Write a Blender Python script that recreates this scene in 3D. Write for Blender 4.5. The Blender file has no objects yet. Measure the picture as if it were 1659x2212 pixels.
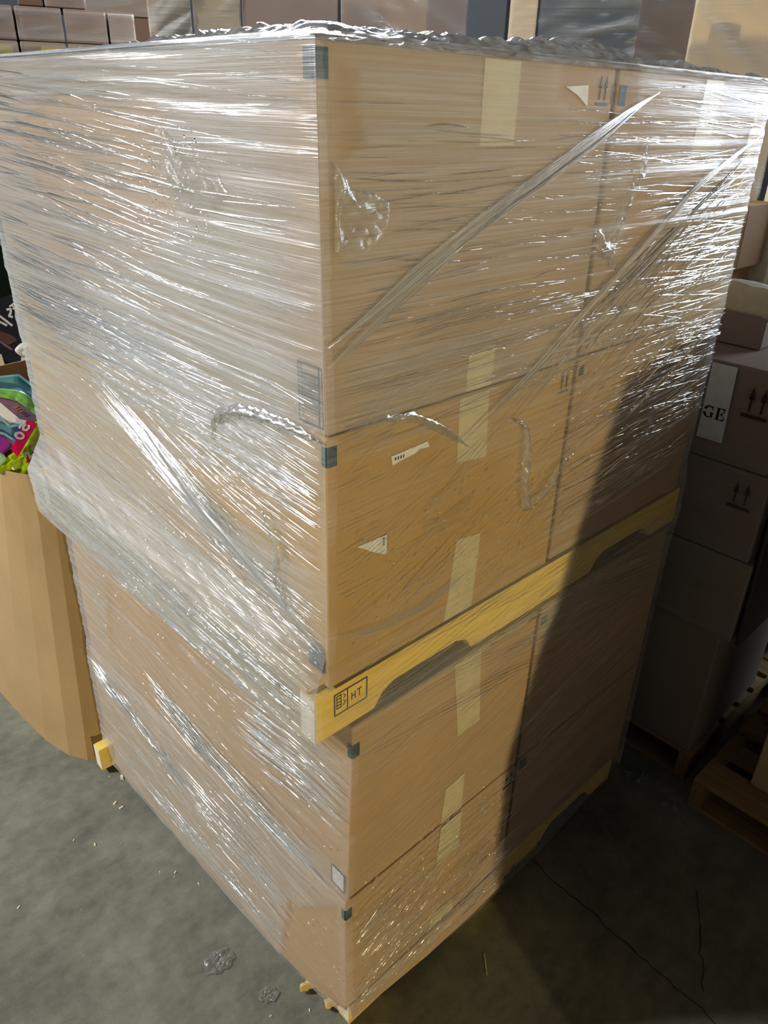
import bpy, bmesh, math, random
import numpy as np
from mathutils import Vector, Matrix

random.seed(7)
RNG = np.random.default_rng(7)
scene = bpy.context.scene
COL = scene.collection

# ------------------------------------------------------------------ camera
cam_d = bpy.data.cameras.new('camera')
cam = bpy.data.objects.new('camera', cam_d)
COL.objects.link(cam)
cam_d.sensor_fit = 'HORIZONTAL'
cam_d.sensor_width = 36.0
cam_d.lens = 1617.1856 * 36.0 / 1659.0
cam_d.clip_start = 0.02
cam.location = (-0.6198, -0.7748, 2.0096)
cam.rotation_euler = (1.0786, -0.0244, -0.7505)
scene.camera = cam

# ------------------------------------------------------------------ world, lights, exposure
world = bpy.data.worlds.new('warehouse_air')
scene.world = world
world.use_nodes = True
bg = world.node_tree.nodes['Background']
bg.inputs[0].default_value = (0.80, 0.90, 1.0, 1)
bg.inputs[1].default_value = 0.03

def lamp(name, kind, loc, power, color, size=0.3, aim=None, size_y=None, spread=None):
    d = bpy.data.lights.new(name, kind)
    d.energy = power
    d.color = color
    if kind == 'POINT':
        d.shadow_soft_size = size
    else:
        d.shape = 'RECTANGLE' if size_y else 'DISK'
        d.size = size
        if size_y:
            d.size_y = size_y
        if spread:
            d.spread = spread
    o = bpy.data.objects.new(name, d)
    COL.objects.link(o)
    o.location = loc
    if aim is not None:
        o.rotation_euler = (Vector(aim) - Vector(loc)).to_track_quat('-Z', 'Y').to_euler()
    return o

# high-bay lamps hung under the warehouse roof, open dock doors and added fill lights
lamp('loading_lamp', 'POINT', (-1.75, -7.3, 1.0), 1180, (1.0, 0.81, 0.43), 0.05)
lamp('bay_and_fill_lamp', 'AREA', (-4.4, 4.0, 4.4), 500, (1.0, 0.97, 0.93), 0.6, aim=(0, 0.6, 0.8))
lamp('bay_and_fill_lamp', 'AREA', (-2.6, 7.2, 5.2), 100, (0.96, 0.98, 1.0), 0.35, aim=(0, 1.0, 1.0))
lamp('dock_and_fill_daylight', 'AREA', (-5.0, 6.5, 2.8), 30, (0.92, 0.96, 1.0), 4.0, aim=(0, 0.8, 1.2), size_y=4.5)  # panel added for a whitish sheen on the left film, no known door
lamp('dock_and_fill_daylight', 'AREA', (9.5, -2.2, 3.4), 1000, (0.74, 0.85, 1.0), 3.6, aim=(1.2, 0.2, 1.8), size_y=4.0)
lamp('dock_and_fill_daylight', 'AREA', (5.6, 7.2, 5.5), 1900, (0.76, 0.87, 1.0), 2.6, aim=(0.7, 0.5, 2.2), size_y=1.6)  # high panel added to brighten the film over the top of the load
lamp('bay_and_fill_lamp', 'AREA', (-0.8, -0.8, 6.8), 5, (0.85, 0.93, 1.0), 0.7, aim=(2.0, 2.0, 2.35), spread=0.6)  # narrow beam added to light the background stacks only
vs = scene.view_settings
vs.view_transform = 'Standard'
vs.look = 'None'
vs.gamma = 1.0
vs.use_curve_mapping = False
vs.exposure = 0.0
# light paths: short diffuse paths, enough straight-through steps for stacked film
cy = scene.cycles
cy.max_bounces = 5
cy.diffuse_bounces = 2
cy.glossy_bounces = 2
cy.transmission_bounces = 2
cy.transparent_max_bounces = 10
cy.caustics_reflective = False
cy.caustics_refractive = False
cy.adaptive_threshold = 0.02

# ------------------------------------------------------------------ materials
class NT:
    """small node-graph helper"""
    def __init__(self, name):
        self.m = bpy.data.materials.new(name)
        self.m.use_nodes = True
        self.t = self.m.node_tree
        self.t.nodes.clear()
        self.out = self.n('ShaderNodeOutputMaterial')
    def n(self, kind, **kw):
        o = self.t.nodes.new(kind)
        for k, v in kw.items():
            setattr(o, k, v)
        return o
    def l(self, a, b):
        self.t.links.new(a, b)
    def val(self, node, **kw):
        for k, v in kw.items():
            node.inputs[k.replace('_', ' ')].default_value = v
        return node
    def math(self, op, a, b=None, c=None, clamp=False):
        o = self.n('ShaderNodeMath', operation=op, use_clamp=clamp)
        for i, v in enumerate((a, b, c)):
            if v is None:
                continue
            if isinstance(v, (int, float)):
                o.inputs[i].default_value = v
            else:
                self.l(v, o.inputs[i])
        return o.outputs[0]
    def noise(self, vec, scale, detail=3.0, rough=0.55, dim='3D'):
        o = self.n('ShaderNodeTexNoise', noise_dimensions=dim)
        o.inputs['Scale'].default_value = scale
        o.inputs['Detail'].default_value = detail
        o.inputs['Roughness'].default_value = rough
        if vec is not None:
            self.l(vec, o.inputs['Vector'])
        return o.outputs['Fac']
    def mapping(self, vec, scale=(1, 1, 1), rot=(0, 0, 0), loc=(0, 0, 0)):
        o = self.n('ShaderNodeMapping')
        o.inputs['Scale'].default_value = scale
        o.inputs['Rotation'].default_value = rot
        o.inputs['Location'].default_value = loc
        self.l(vec, o.inputs['Vector'])
        return o.outputs['Vector']
    def ramp(self, fac, stops):
        o = self.n('ShaderNodeValToRGB')
        el = o.color_ramp.elements
        el[0].position, el[0].color = stops[0][0], (*stops[0][1], 1)
        el[1].position, el[1].color = stops[-1][0], (*stops[-1][1], 1)
        for p, c in stops[1:-1]:
            e = el.new(p)
            e.color = (*c, 1)
        self.l(fac, o.inputs[0])
        return o.outputs[0]
    def bump(self, height, strength=0.3, dist=0.01):
        o = self.n('ShaderNodeBump')
        o.inputs['Strength'].default_value = strength
        o.inputs['Distance'].default_value = dist
        self.l(height, o.inputs['Height'])
        return o.outputs['Normal']

def obj_coord(g):
    return g.n('ShaderNodeTexCoord').outputs['Object']

def plain(name, col, rough=0.6, spec=0.3, metal=0.0):
    g = NT(name)
    b = g.n('ShaderNodeBsdfPrincipled')
    co = obj_coord(g)
    nz = g.noise(co, 35, 3)
    c = g.ramp(nz, [(0.25, tuple(x * 0.88 for x in col)), (0.75, tuple(min(1, x * 1.08) for x in col))])
    g.l(c, b.inputs['Base Color'])
    b.inputs['Roughness'].default_value = rough
    b.inputs['Specular IOR Level'].default_value = spec
    b.inputs['Metallic'].default_value = metal
    g.l(b.outputs[0], g.out.inputs[0])
    return g.m

def cardboard(name, col, flute=0.10):
    """kraft board: soft blotches, fine fibre grain and faint flute lines"""
    g = NT(name)
    b = g.n('ShaderNodeBsdfPrincipled')
    co = obj_coord(g)
    big = g.noise(co, 2.6, 4, 0.6)
    fib = g.noise(g.mapping(co, (240, 240, 60)), 1.0, 2)
    mix = g.math('ADD', g.math('MULTIPLY', big, 0.75), g.math('MULTIPLY', fib, 0.25))
    c = g.ramp(mix, [(0.30, tuple(x * 0.86 for x in col)), (0.5, col), (0.72, tuple(min(1, x * 1.10) for x in col))])
    g.l(c, b.inputs['Base Color'])
    b.inputs['Roughness'].default_value = 0.72
    b.inputs['Specular IOR Level'].default_value = 0.25
    w = g.n('ShaderNodeTexWave', wave_type='BANDS', bands_direction='DIAGONAL')
    w.inputs['Scale'].default_value = 40
    w.inputs['Distortion'].default_value = 1.0
    g.l(g.mapping(co, (1, 1, 0)), w.inputs['Vector'])
    h = g.math('ADD', g.math('MULTIPLY', w.outputs['Fac'], flute), g.math('MULTIPLY', fib, 0.5))
    g.l(g.bump(h, 0.10, 0.002), b.inputs['Normal'])
    g.l(b.outputs[0], g.out.inputs[0])
    return g.m

def wood(name, c0, c1, axis=0, knots=True):
    g = NT(name)
    b = g.n('ShaderNodeBsdfPrincipled')
    co = obj_coord(g)
    sc = [70, 70, 70]
    sc[axis] = 3.0
    n1 = g.noise(g.mapping(co, tuple(sc)), 1.0, 5, 0.6)
    n2 = g.noise(co, 5, 2)
    mix = g.math('ADD', g.math('MULTIPLY', n1, 0.7), g.math('MULTIPLY', n2, 0.3))
    g.l(g.ramp(mix, [(0.3, c0), (0.7, c1)]), b.inputs['Base Color'])
    b.inputs['Roughness'].default_value = 0.75
    b.inputs['Specular IOR Level'].default_value = 0.2
    g.l(g.bump(n1, 0.35, 0.003), b.inputs['Normal'])
    g.l(b.outputs[0], g.out.inputs[0])
    return g.m

def concrete(name):
    g = NT(name)
    b = g.n('ShaderNodeBsdfPrincipled')
    co = obj_coord(g)
    n1 = g.noise(co, 2.2, 6, 0.65)
    n2 = g.noise(co, 22, 5, 0.7)
    n3 = g.noise(g.mapping(co, (3, 9, 1), (0, 0, 0.6)), 1.6, 4, 0.7)
    n4 = g.noise(co, 240, 2)
    s = g.math('ADD', g.math('MULTIPLY', n1, 0.5), g.math('MULTIPLY', n2, 0.22))
    s = g.math('ADD', s, g.math('MULTIPLY', n3, 0.2))
    s = g.math('ADD', s, g.math('MULTIPLY', n4, 0.08))
    c = g.ramp(s, [(0.33, (0.06, 0.064, 0.055)), (0.45, (0.135, 0.142, 0.118)), (0.55, (0.205, 0.212, 0.172)), (0.66, (0.29, 0.29, 0.235))])
    g.l(c, b.inputs['Base Color'])
    rr = g.n('ShaderNodeMapRange')
    rr.inputs['To Min'].default_value = 0.42
    rr.inputs['To Max'].default_value = 0.8
    g.l(n2, rr.inputs['Value'])
    g.l(rr.outputs[0], b.inputs['Roughness'])
    b.inputs['Specular IOR Level'].default_value = 0.25
    g.l(g.bump(n2, 0.12, 0.01), b.inputs['Normal'])
    g.l(b.outputs[0], g.out.inputs[0])
    return g.m

def film(name, haze_gain=1.0, gloss=0.16, tint=(0.90, 0.93, 0.95), rot=0.0, streak=(2.2, 150.0), bump=0.35, gain=1.0, haze_add=0.0, through=0.45, fine=False):
    """stretch film: clear sheet, milky where several layers lie on each other, glossy with drawn streaks.
    The attribute 'layers' tells how much film lies there; UV runs along and across the wrap in metres."""
    g = NT(name)
    uv = g.n('ShaderNodeUVMap', uv_map='wrap').outputs[0]
    lay = g.n('ShaderNodeAttribute', attribute_name='layers').outputs['Fac']
    st = g.noise(g.mapping(uv, (streak[0], streak[1], 1), (0, 0, rot)), 1.0, 3, 0.72)
    st2 = st if not fine else g.noise(g.mapping(uv, (streak[0] * 2.2, streak[1] * 3.2, 1), (0, 0, rot * 1.4 + 0.03), (3, 7, 0)), 1.0, 1, 0.6)
    crk = st if not fine else g.noise(g.mapping(uv, (60, 90, 1)), 1.0, 2, 0.7)
    sv = g.n('ShaderNodeMapRange')
    sv.inputs['From Min'].default_value = 0.36
    sv.inputs['From Max'].default_value = 0.68
    sv.inputs['To Min'].default_value = 0.55
    sv.inputs['To Max'].default_value = 1.55
    g.l(st, sv.inputs['Value'])
    haze = g.math('MULTIPLY', g.math('MULTIPLY_ADD', lay, haze_gain, haze_add), sv.outputs[0], clamp=True)
    height = g.math('ADD', g.math('MULTIPLY', st, 0.6), g.math('MULTIPLY', st2, 0.35))
    height = g.math('ADD', height, g.math('MULTIPLY', crk, 0.20))
    nrm = g.bump(height, bump, 0.006)
    tr = g.n('ShaderNodeBsdfTransparent')
    tr.inputs[0].default_value = (0.975, 0.98, 0.98, 1)
    df = g.n('ShaderNodeBsdfDiffuse')
    df.inputs[0].default_value = (*tint, 1)
    tl = g.n('ShaderNodeBsdfTranslucent')
    tl.inputs[0].default_value = (*tint, 1)
    milk = g.n('ShaderNodeMixShader')
    milk.inputs[0].default_value = through
    g.l(df.outputs[0], milk.inputs[1])
    g.l(tl.outputs[0], milk.inputs[2])
    body = g.n('ShaderNodeMixShader')
    g.l(haze, body.inputs[0])
    g.l(tr.outputs[0], body.inputs[1])
    g.l(milk.outputs[0], body.inputs[2])
    gl = g.n('ShaderNodeBsdfGlossy')
    gl.inputs['Roughness'].default_value = gloss
    gl.inputs[0].default_value = (1, 1, 1, 1)
    g.l(nrm, gl.inputs['Normal'])
    lw = g.n('ShaderNodeLayerWeight')
    lw.inputs['Blend'].default_value = 0.32
    g.l(nrm, lw.inputs['Normal'])
    gf = g.math('MULTIPLY_ADD', lw.outputs['Fresnel'], 0.75 * gain, 0.03 * gain, clamp=True)
    gf = g.math('MULTIPLY', gf, g.math('ADD', g.math('MULTIPLY', lay, 1.6), 0.35), clamp=True)
    top = g.n('ShaderNodeMixShader')
    g.l(gf, top.inputs[0])
    g.l(body.outputs[0], top.inputs[1])
    g.l(gl.outputs[0], top.inputs[2])
    g.l(top.outputs[0], g.out.inputs[0])
    return g.m

KRAFT = (0.45, 0.30, 0.165)
M = {
    'kraft': cardboard('kraft_board', KRAFT),
    'kraft_soft': cardboard('soft_kraft_board', (0.42, 0.30, 0.195)),
    'kraft_gold': cardboard('golden_kraft_board', (0.47, 0.30, 0.12)),
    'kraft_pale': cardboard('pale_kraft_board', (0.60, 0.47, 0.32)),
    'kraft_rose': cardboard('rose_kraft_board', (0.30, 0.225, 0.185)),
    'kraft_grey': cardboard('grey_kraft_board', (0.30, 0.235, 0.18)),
    'kraft_dark': cardboard('dark_kraft_board', (0.17, 0.10, 0.065)),
    'slate': cardboard('slate_board', (0.07, 0.085, 0.11)),
    'gaylord': cardboard('gaylord_board', (0.40, 0.275, 0.135)),
    'tape': plain('paper_tape', (0.62, 0.53, 0.33), 0.35, 0.4),
    'teal_ink': plain('dark_teal_ink', (0.018, 0.052, 0.062), 0.5),
    'black_ink': plain('black_ink', (0.02, 0.02, 0.022), 0.5),
    'maroon_ink': plain('maroon_ink', (0.075, 0.018, 0.02), 0.6),
    'paper': plain('white_paper', (0.78, 0.78, 0.76), 0.6),
    'paper_grey': plain('grey_label_paper', (0.62, 0.60, 0.57), 0.6),
    'torn': plain('torn_board_core', (0.80, 0.66, 0.42), 0.8),
    'wood_x': wood('yellow_pine_along_x', (0.76, 0.50, 0.08), (0.90, 0.67, 0.18), 0),
    'wood_y': wood('yellow_pine_along_y', (0.52, 0.36, 0.14), (0.74, 0.56, 0.26), 1),
    'old_x': wood('aged_pallet_wood_x', (0.26, 0.17, 0.08), (0.42, 0.29, 0.15), 0),
    'old_y': wood('aged_pallet_wood_y', (0.26, 0.17, 0.08), (0.45, 0.30, 0.15), 1),
    'endgrain': wood('pale_end_grain', (0.62, 0.57, 0.45), (0.78, 0.74, 0.62), 2),
    'cream': plain('cream_board', (0.72, 0.62, 0.42), 0.7),
    'concrete': concrete('worn_concrete'),
    'wall': plain('painted_wall', (0.20, 0.22, 0.24), 0.8),
    'lime': plain('lime_plastic', (0.34, 0.50, 0.005), 0.18, 0.6),
    'magenta': plain('magenta_card', (0.62, 0.005, 0.09), 0.25, 0.5),
    'purple': plain('purple_card', (0.25, 0.025, 0.28), 0.4, 0.4),
    'violet': plain('dull_violet_card', (0.20, 0.115, 0.19), 0.35, 0.5),
    'sky': plain('sky_blue_plastic', (0.20, 0.47, 0.66), 0.25, 0.5),
    'green': plain('leaf_green_plastic', (0.20, 0.50, 0.10), 0.25, 0.5),
    'mint': plain('mint_plastic', (0.42, 0.75, 0.60), 0.3, 0.5),
    'orange': plain('orange_print', (0.65, 0.25, 0.04), 0.4),
    'blue_ink': plain('blue_print', (0.04, 0.06, 0.35), 0.4),
    'black_card': plain('black_printed_card', (0.012, 0.014, 0.018), 0.35, 0.5),
    'brown_print': plain('brown_print', (0.10, 0.05, 0.035), 0.4),
    'deep_green': plain('deep_green_board', (0.008, 0.035, 0.03), 0.6),
    'black_film': plain('black_film', (0.015, 0.016, 0.02), 0.22, 0.5),
    'yellow_label': plain('yellow_label', (0.55, 0.42, 0.08), 0.5),
    'amber': plain('amber_board', (0.65, 0.36, 0.07), 0.6),
    'crack': plain('crack_filler', (0.045, 0.045, 0.04), 0.9),
    'steel': plain('bolt_steel', (0.6, 0.66, 0.7), 0.35, 0.5, 0.8),
    'chip': plain('wood_chip_pale', (0.80, 0.70, 0.50), 0.7),
    'film_left': film('film_left', 1.0, 0.17, rot=0.05, gain=0.5),
    'film_right': film('film_right', 1.0, 0.17, rot=0.0, gain=0.6),
    'film_top': film('film_top', 1.0, 0.14, (0.88, 0.93, 0.98), streak=(6, 40), bump=0.5, gain=1.0, through=0.6),
    'film_crease': film('film_crease', 1.0, 0.12, (0.92, 0.94, 0.95), streak=(9, 300), bump=0.2, gain=0.9, through=0.62, fine=False),
    'film_rope': film('film_rope', 1.0, 0.2, (0.86, 0.87, 0.86), streak=(4, 260), bump=0.3, gain=0.7),
}

# ------------------------------------------------------------------ object helpers
def tag(o, label=None, cat=None, group=None, kind=None):
    if label: o['label'] = label
    if cat: o['category'] = cat
    if group: o['group'] = group
    if kind: o['kind'] = kind
    return o

def empty(name, loc=(0, 0, 0), rz=0.0, label=None, cat=None, group=None):
    o = bpy.data.objects.new(name, None)
    COL.objects.link(o)
    o.location = loc
    o.rotation_euler = (0, 0, rz)
    o.empty_display_size = 0.05
    return tag(o, label, cat, group)

def link(name, me, mat, parent=None, loc=None):
    o = bpy.data.objects.new(name, me)
    if mat is not None and len(me.materials) == 0:
        me.materials.append(M[mat] if isinstance(mat, str) else mat)
    COL.objects.link(o)
    if parent is not None:
        o.parent = parent
    if loc is not None:
        o.location = loc
    return o

def mesh(name, verts, faces, smooth=False):
    me = bpy.data.meshes.new(name)
    me.from_pydata([tuple(v) for v in verts], [], [tuple(f) for f in faces])
    me.validate()
    bm = bmesh.new()
    bm.from_mesh(me)
    bmesh.ops.recalc_face_normals(bm, faces=bm.faces)
    bm.to_mesh(me)
    bm.free()
    if smooth:
        me.polygons.foreach_set('use_smooth', [True] * len(me.polygons))
    return me

BOXF = [(0, 3, 2, 1), (4, 5, 6, 7), (0, 1, 5, 4), (1, 2, 6, 5), (2, 3, 7, 6), (3, 0, 4, 7)]

def hexa(name, c, bevel=0.003, segs=2, cuts=0):
    """hexahedron from 8 corners (bottom ring then top ring)"""
    bm = bmesh.new()
    vs_ = [bm.verts.new(p) for p in c]
    for f in BOXF:
        bm.faces.new([vs_[i] for i in f])
    bmesh.ops.recalc_face_normals(bm, faces=bm.faces)
    if bevel:
        bmesh.ops.bevel(bm, geom=list(bm.edges), offset=bevel, segments=segs, affect='EDGES', profile=0.5)
    me = bpy.data.meshes.new(name)
    bm.to_mesh(me)
    bm.free()
    return me

def boxm(name, x0, x1, y0, y1, z0, z1, bevel=0.003, segs=2):
    return hexa(name, [(x0, y0, z0), (x1, y0, z0), (x1, y1, z0), (x0, y1, z0), (x0, y0, z1), (x1, y0, z1), (x1, y1, z1), (x0, y1, z1)], bevel, segs)

def slab(name, poly, origin, U, V, thick):
    """extruded polygon: 2-D outline in the frame origin + a*U + b*V, thick along U x V"""
    o, U, V = Vector(origin), Vector(U), Vector(V)
    N = U.cross(V).normalized() * thick
    n = len(poly)
    a = [o + U * p[0] + V * p[1] for p in poly]
    verts = a + [q + N for q in a]
    faces = [tuple(range(n))[::-1], tuple(range(n, 2 * n))]
    faces += [(i, (i + 1) % n, n + (i + 1) % n, n + i) for i in range(n)]
    return mesh(name, verts, faces)

RIGHT = ((0, 0, 0), (1, 0, 0), (0, 0, 1))        # faces -Y : outline (x, z)
LEFT = ((0, 0, 0), (0, -1, 0), (0, 0, 1))        # faces -X : outline (-y, z)

def on_right(name, poly, y, mat, parent, thick=0.0006):
    return link(name, slab(name, poly, (0, y, 0), (1, 0, 0), (0, 0, 1), thick), mat, parent)

def on_left(name, poly, x, mat, parent, thick=0.0006):
    return link(name, slab(name, [(-a, b) for a, b in poly], (x, 0, 0), (0, -1, 0), (0, 0, 1), thick), mat, parent)

def multi(name, polys, origin, U, V, thick):
    """several outlines joined as one flat print"""
    verts, faces = [], []
    o, U, V = Vector(origin), Vector(U), Vector(V)
    N = U.cross(V).normalized() * thick
    for poly in polys:
        b = len(verts)
        n = len(poly)
        a = [o + U * p[0] + V * p[1] for p in poly]
        verts += a + [q + N for q in a]
        faces += [tuple(b + i for i in range(n))[::-1], tuple(b + n + i for i in range(n))]
        faces += [(b + i, b + (i + 1) % n, b + n + (i + 1) % n, b + n + i) for i in range(n)]
    return mesh(name, verts, faces)

def rect(x0, y0, x1, y1):
    return [(x0, y0), (x1, y0), (x1, y1), (x0, y1)]

def stroke(pts, w):
    """flat brush stroke outline quads along a polyline"""
    out = []
    for a, b in zip(pts[:-1], pts[1:]):
        d = Vector((b[0] - a[0], b[1] - a[1]))
        if d.length < 1e-9:
            continue
        d.normalize()
        n = Vector((-d.y, d.x)) * w / 2
        e = d * w * 0.25
        out.append([(a[0] - e.x - n.x, a[1] - e.y - n.y), (b[0] + e.x - n.x, b[1] + e.y - n.y), (b[0] + e.x + n.x, b[1] + e.y + n.y), (a[0] - e.x + n.x, a[1] - e.y + n.y)])
    return out

def arrows(x, z, s):
    """two 'this way up' arrows over a bar, outline list with lower-left corner x, z and height s"""
    out = [rect(x - 0.10 * s, z, x + 0.72 * s, z + 0.10 * s)]
    for k in (0.12, 0.50):
        a = x + k * s
        out.append(rect(a - 0.035 * s, z + 0.20 * s, a + 0.035 * s, z + 0.66 * s))
        out.append([(a - 0.10 * s, z + 0.60 * s), (a + 0.10 * s, z + 0.60 * s), (a + 0.06 * s, z + 0.80 * s), (a, z + 1.02 * s), (a - 0.06 * s, z + 0.80 * s)])
    return out

# ------------------------------------------------------------------ setting
fl = link('floor', boxm('floor', -9, 14, -10, 13, -0.2, 0.0, 0), 'concrete')
tag(fl, 'worn dark grey concrete warehouse floor', 'floor', kind='structure')
wb = link('wall_back', boxm('wall_back', -9, 14, 12.8, 13.0, 0, 7, 0), 'wall')
tag(wb, 'plain grey wall far behind the stacks', 'wall', kind='structure')

def floor_line(pts, w, name, parent):
    verts, faces = [], []
    for i, (x, y) in enumerate(pts):
        a = pts[max(0, i - 1)]
        b = pts[min(len(pts) - 1, i + 1)]
        d = Vector((b[0] - a[0], b[1] - a[1]))
        d.normalize()
        n = Vector((-d.y, d.x)) * w * random.uniform(0.5, 1.3) / 2
        verts += [(x - n.x, y - n.y, 0.0012), (x + n.x, y + n.y, 0.0012)]
        if i:
            k = 2 * i
            faces.append((k - 2, k, k + 1, k - 1))
    return link(name, mesh(name, verts, faces), 'crack', parent)

def jag(a, b, n, amp):
    out = []
    for i in range(n + 1):
        t = i / n
        j = amp if 0 < i < n else 0
        out.append((a[0] + (b[0] - a[0]) * t + random.uniform(-j, j), a[1] + (b[1] - a[1]) * t + random.uniform(-j, j)))
    return out
floor_line(jag((0.78, 0.0), (0.735, -0.9), 40, 0.006), 0.004, 'floor_crack', fl)
floor_line(jag((1.06, -0.40), (0.80, -0.55), 14, 0.006), 0.0035, 'floor_crack', fl)

# ------------------------------------------------------------------ pallets
def make_pallet(label, group, mx, my, x0, x1, y0, y1, z0, h=0.122, stamp=False, end='endgrain', ext=(0, 0, 0), inset=0.0):
    p = empty('wooden_pallet', (0, 0, 0), 0, label, 'pallet', group)
    tb = 0.010 if inset else 0.016
    L = x1 - x0
    zs0, zs1 = z0 + tb, z0 + h - tb
    for k in range(3):
        y = (y0, (y0 + y1) / 2 - 0.02, y1 - 0.04)[k]
        nd = 0.042
        def nx(t): return x0 + L * t
        xs = x0 - ext[k]
        poly = [(xs, zs0)]
        for a, b in ((0.118, 0.318), (0.682, 0.882)):
            poly += [(nx(a) - 0.012, zs0), (nx(a) + 0.012, zs0 + nd * 0.72), (nx(a) + 0.04, zs0 + nd), (nx(b) - 0.04, zs0 + nd), (nx(b) - 0.008, zs0 + nd * 0.72), (nx(b) + 0.012, zs0)]
        poly += [(x1, zs0), (x1, zs1), (xs, zs1)]
        me = slab('stringer', poly, (0, y + 0.04, 0), (1, 0, 0), (0, 0, 1), 0.04)
        s = link('stringer', me, mx, p)
        e = link('end_grain', boxm('end_grain', xs - 0.0015, xs + 0.001, y + 0.001, y + 0.039, zs0 + 0.001, zs1 - 0.001, 0), end, s)
        if k == 0 and stamp:
            ol = [(0.016, 1.058), (0.092, 1.058), (0.092, 1.106), (0.016, 1.106), (0.016, 1.058)]
            st = stroke(ol, 0.0025) + stroke([(0.046, 1.058), (0.046, 1.104)], 0.002)
            st += stroke([(0.021, 1.072), (0.021, 1.100)], 0.0016) + stroke([(0.031, 1.072), (0.031, 1.100)], 0.0016)
            for q in range(5):
                st += stroke([(0.021, 1.072 + q * 0.007), (0.031, 1.072 + q * 0.007)], 0.0014)
            st += stroke([(0.036, 1.074), (0.041, 1.080), (0.036, 1.085)], 0.0012) + stroke([(0.037, 1.089), (0.041, 1.094), (0.036, 1.098)], 0.0012)
            st += stroke([(0.056, 1.074), (0.056, 1.090)], 0.0018) + stroke([(0.064, 1.074), (0.064, 1.090)], 0.0018) + stroke([(0.056, 1.082), (0.064, 1.082)], 0.0018)
            st += stroke([(0.074, 1.074), (0.074, 1.090)], 0.0018) + stroke([(0.069, 1.090), (0.079, 1.090)], 0.0018)
            link('heat_stamp', multi('heat_stamp', st, (0, y - 0.0005, 0), (1, 0, 0), (0, 0, 1), 0.0006), 'black_ink', s)
    for k in range(7):
        w = 0.125 if k in (0, 6) else 0.088
        cx = x0 + w / 2 + (L - w) * k / 6 if k in (0, 6) else x0 + 0.0625 + (L - 0.125) * k / 6
        link('deck_board', boxm('deck_board', cx - w / 2, cx + w / 2, y0 + inset, y1, zs1, z0 + h, 0.0015, 1), my, p)
    for k in range(5):
        w = 0.11
        cx = x0 + w / 2 + (L - w) * k / 4
        if k in (1, 3):
            cx = x0 + L * (0.39 if k == 1 else 0.61)
        link('bottom_board', boxm('bottom_board', cx - w / 2, cx + w / 2, y0 + inset, y1, z0, zs0, 0.0015, 1), my, p)
    return p

make_pallet('yellow pine pallet on the floor under the large wrapped cartons', None, 'wood_x', 'wood_y', 0.062, 1.235, 0.012, 1.215, 0.0, 0.122, ext=(0.0, 0.03, 0.10))
make_pallet('yellow pine pallet with stamped stringer sandwiched halfway up the wrapped load', None, 'wood_x', 'wood_y', -0.027, 1.245, 0.002, 1.205, 1.008, 0.122, True, inset=0.022)

# ------------------------------------------------------------------ the eight large cartons of the wrapped load
def ring(n, r, f, l, z):
    # near, right, far-right, left corners of one horizontal section
    return [(n[0], n[1], z), (r[0], r[1], z), (f[0], f[1], z), (l[0], l[1], z)]

def carton(label, bot, top, mat, group):
    c = empty('cardboard_carton', (0, 0, 0), 0, label, 'carton', group)
    link('carton_body', hexa('carton_body', bot + top, 0.0035, 2), mat, c)
    return c

G = 'large cartons of the wrapped double stack'
XM = 0.632
def pair(z0, z1, nb, nt, lb, lt, rb, rt, mat_a, mat_b, la, lb_, gap=0.009):
    """two cartons side by side: near-left corner nb/nt, far-left lb/lt, right rb/rt at bottom/top"""
    def mid(a, b, x): t = (x - a[0]) / (b[0] - a[0]); return (x, a[1] + (b[1] - a[1]) * t)
    out = []
    for k in (0, 1):
        rings = []
        for n, l, r, z in ((nb, lb, rb, z0), (nt, lt, rt, z1)):
            yb = l[1]
            m = mid(n, r, XM)
            if k == 0:
                rings.append(ring(n, (XM - gap, m[1]), (XM - gap, yb), l, z))
            else:
                rings.append(ring((XM + gap, m[1] + 0.003), r, (r[0], yb), (XM + gap, yb), z))
        out.append(carton(la if k == 0 else lb_, rings[0], rings[1], mat_a if k == 0 else mat_b, G))
    return out

A1, B1 = pair(1.598, 2.079, (0.003, -0.003), (-0.004, 0.004), (0.002, 1.195), (0.0, 1.2), (1.218, 0.0), (1.226, 0.004), 'kraft_soft', 'kraft_soft',
              'uppermost carton at the front corner, printed barcode low on its edge', 'uppermost carton on the right of the wrapped stack, torn tape on its far corner')
A2, B2 = pair(1.131, 1.594, (0.002, -0.002), (0.004, -0.001), (0.0, 1.20), (0.004, 1.195), (1.214, 0.0), (1.216, 0.0), 'kraft_gold', 'kraft',
              'carton standing on the upper pallet at the front corner with two torn white labels', 'carton standing on the right half of the upper pallet in shade')
A3, B3 = pair(0.516, 1.004, (0.047, 0.0), (0.058, 0.0), (0.012, 1.2), (0.016, 1.2), (1.236, 0.0), (1.225, 0.0), 'kraft', 'kraft',
              'carton right under the upper pallet at the front corner', 'shaded carton under the right half of the upper pallet')
A4, B4 = pair(0.124, 0.512, (0.040, -0.006), (0.038, -0.002), (0.0, 1.2), (0.006, 1.2), (1.236, 0.0), (1.236, 0.0), 'kraft', 'kraft',
              'lowest carton at the front corner resting on the floor pallet', 'lowest carton on the right of the wrapped stack, deep in shade')

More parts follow.
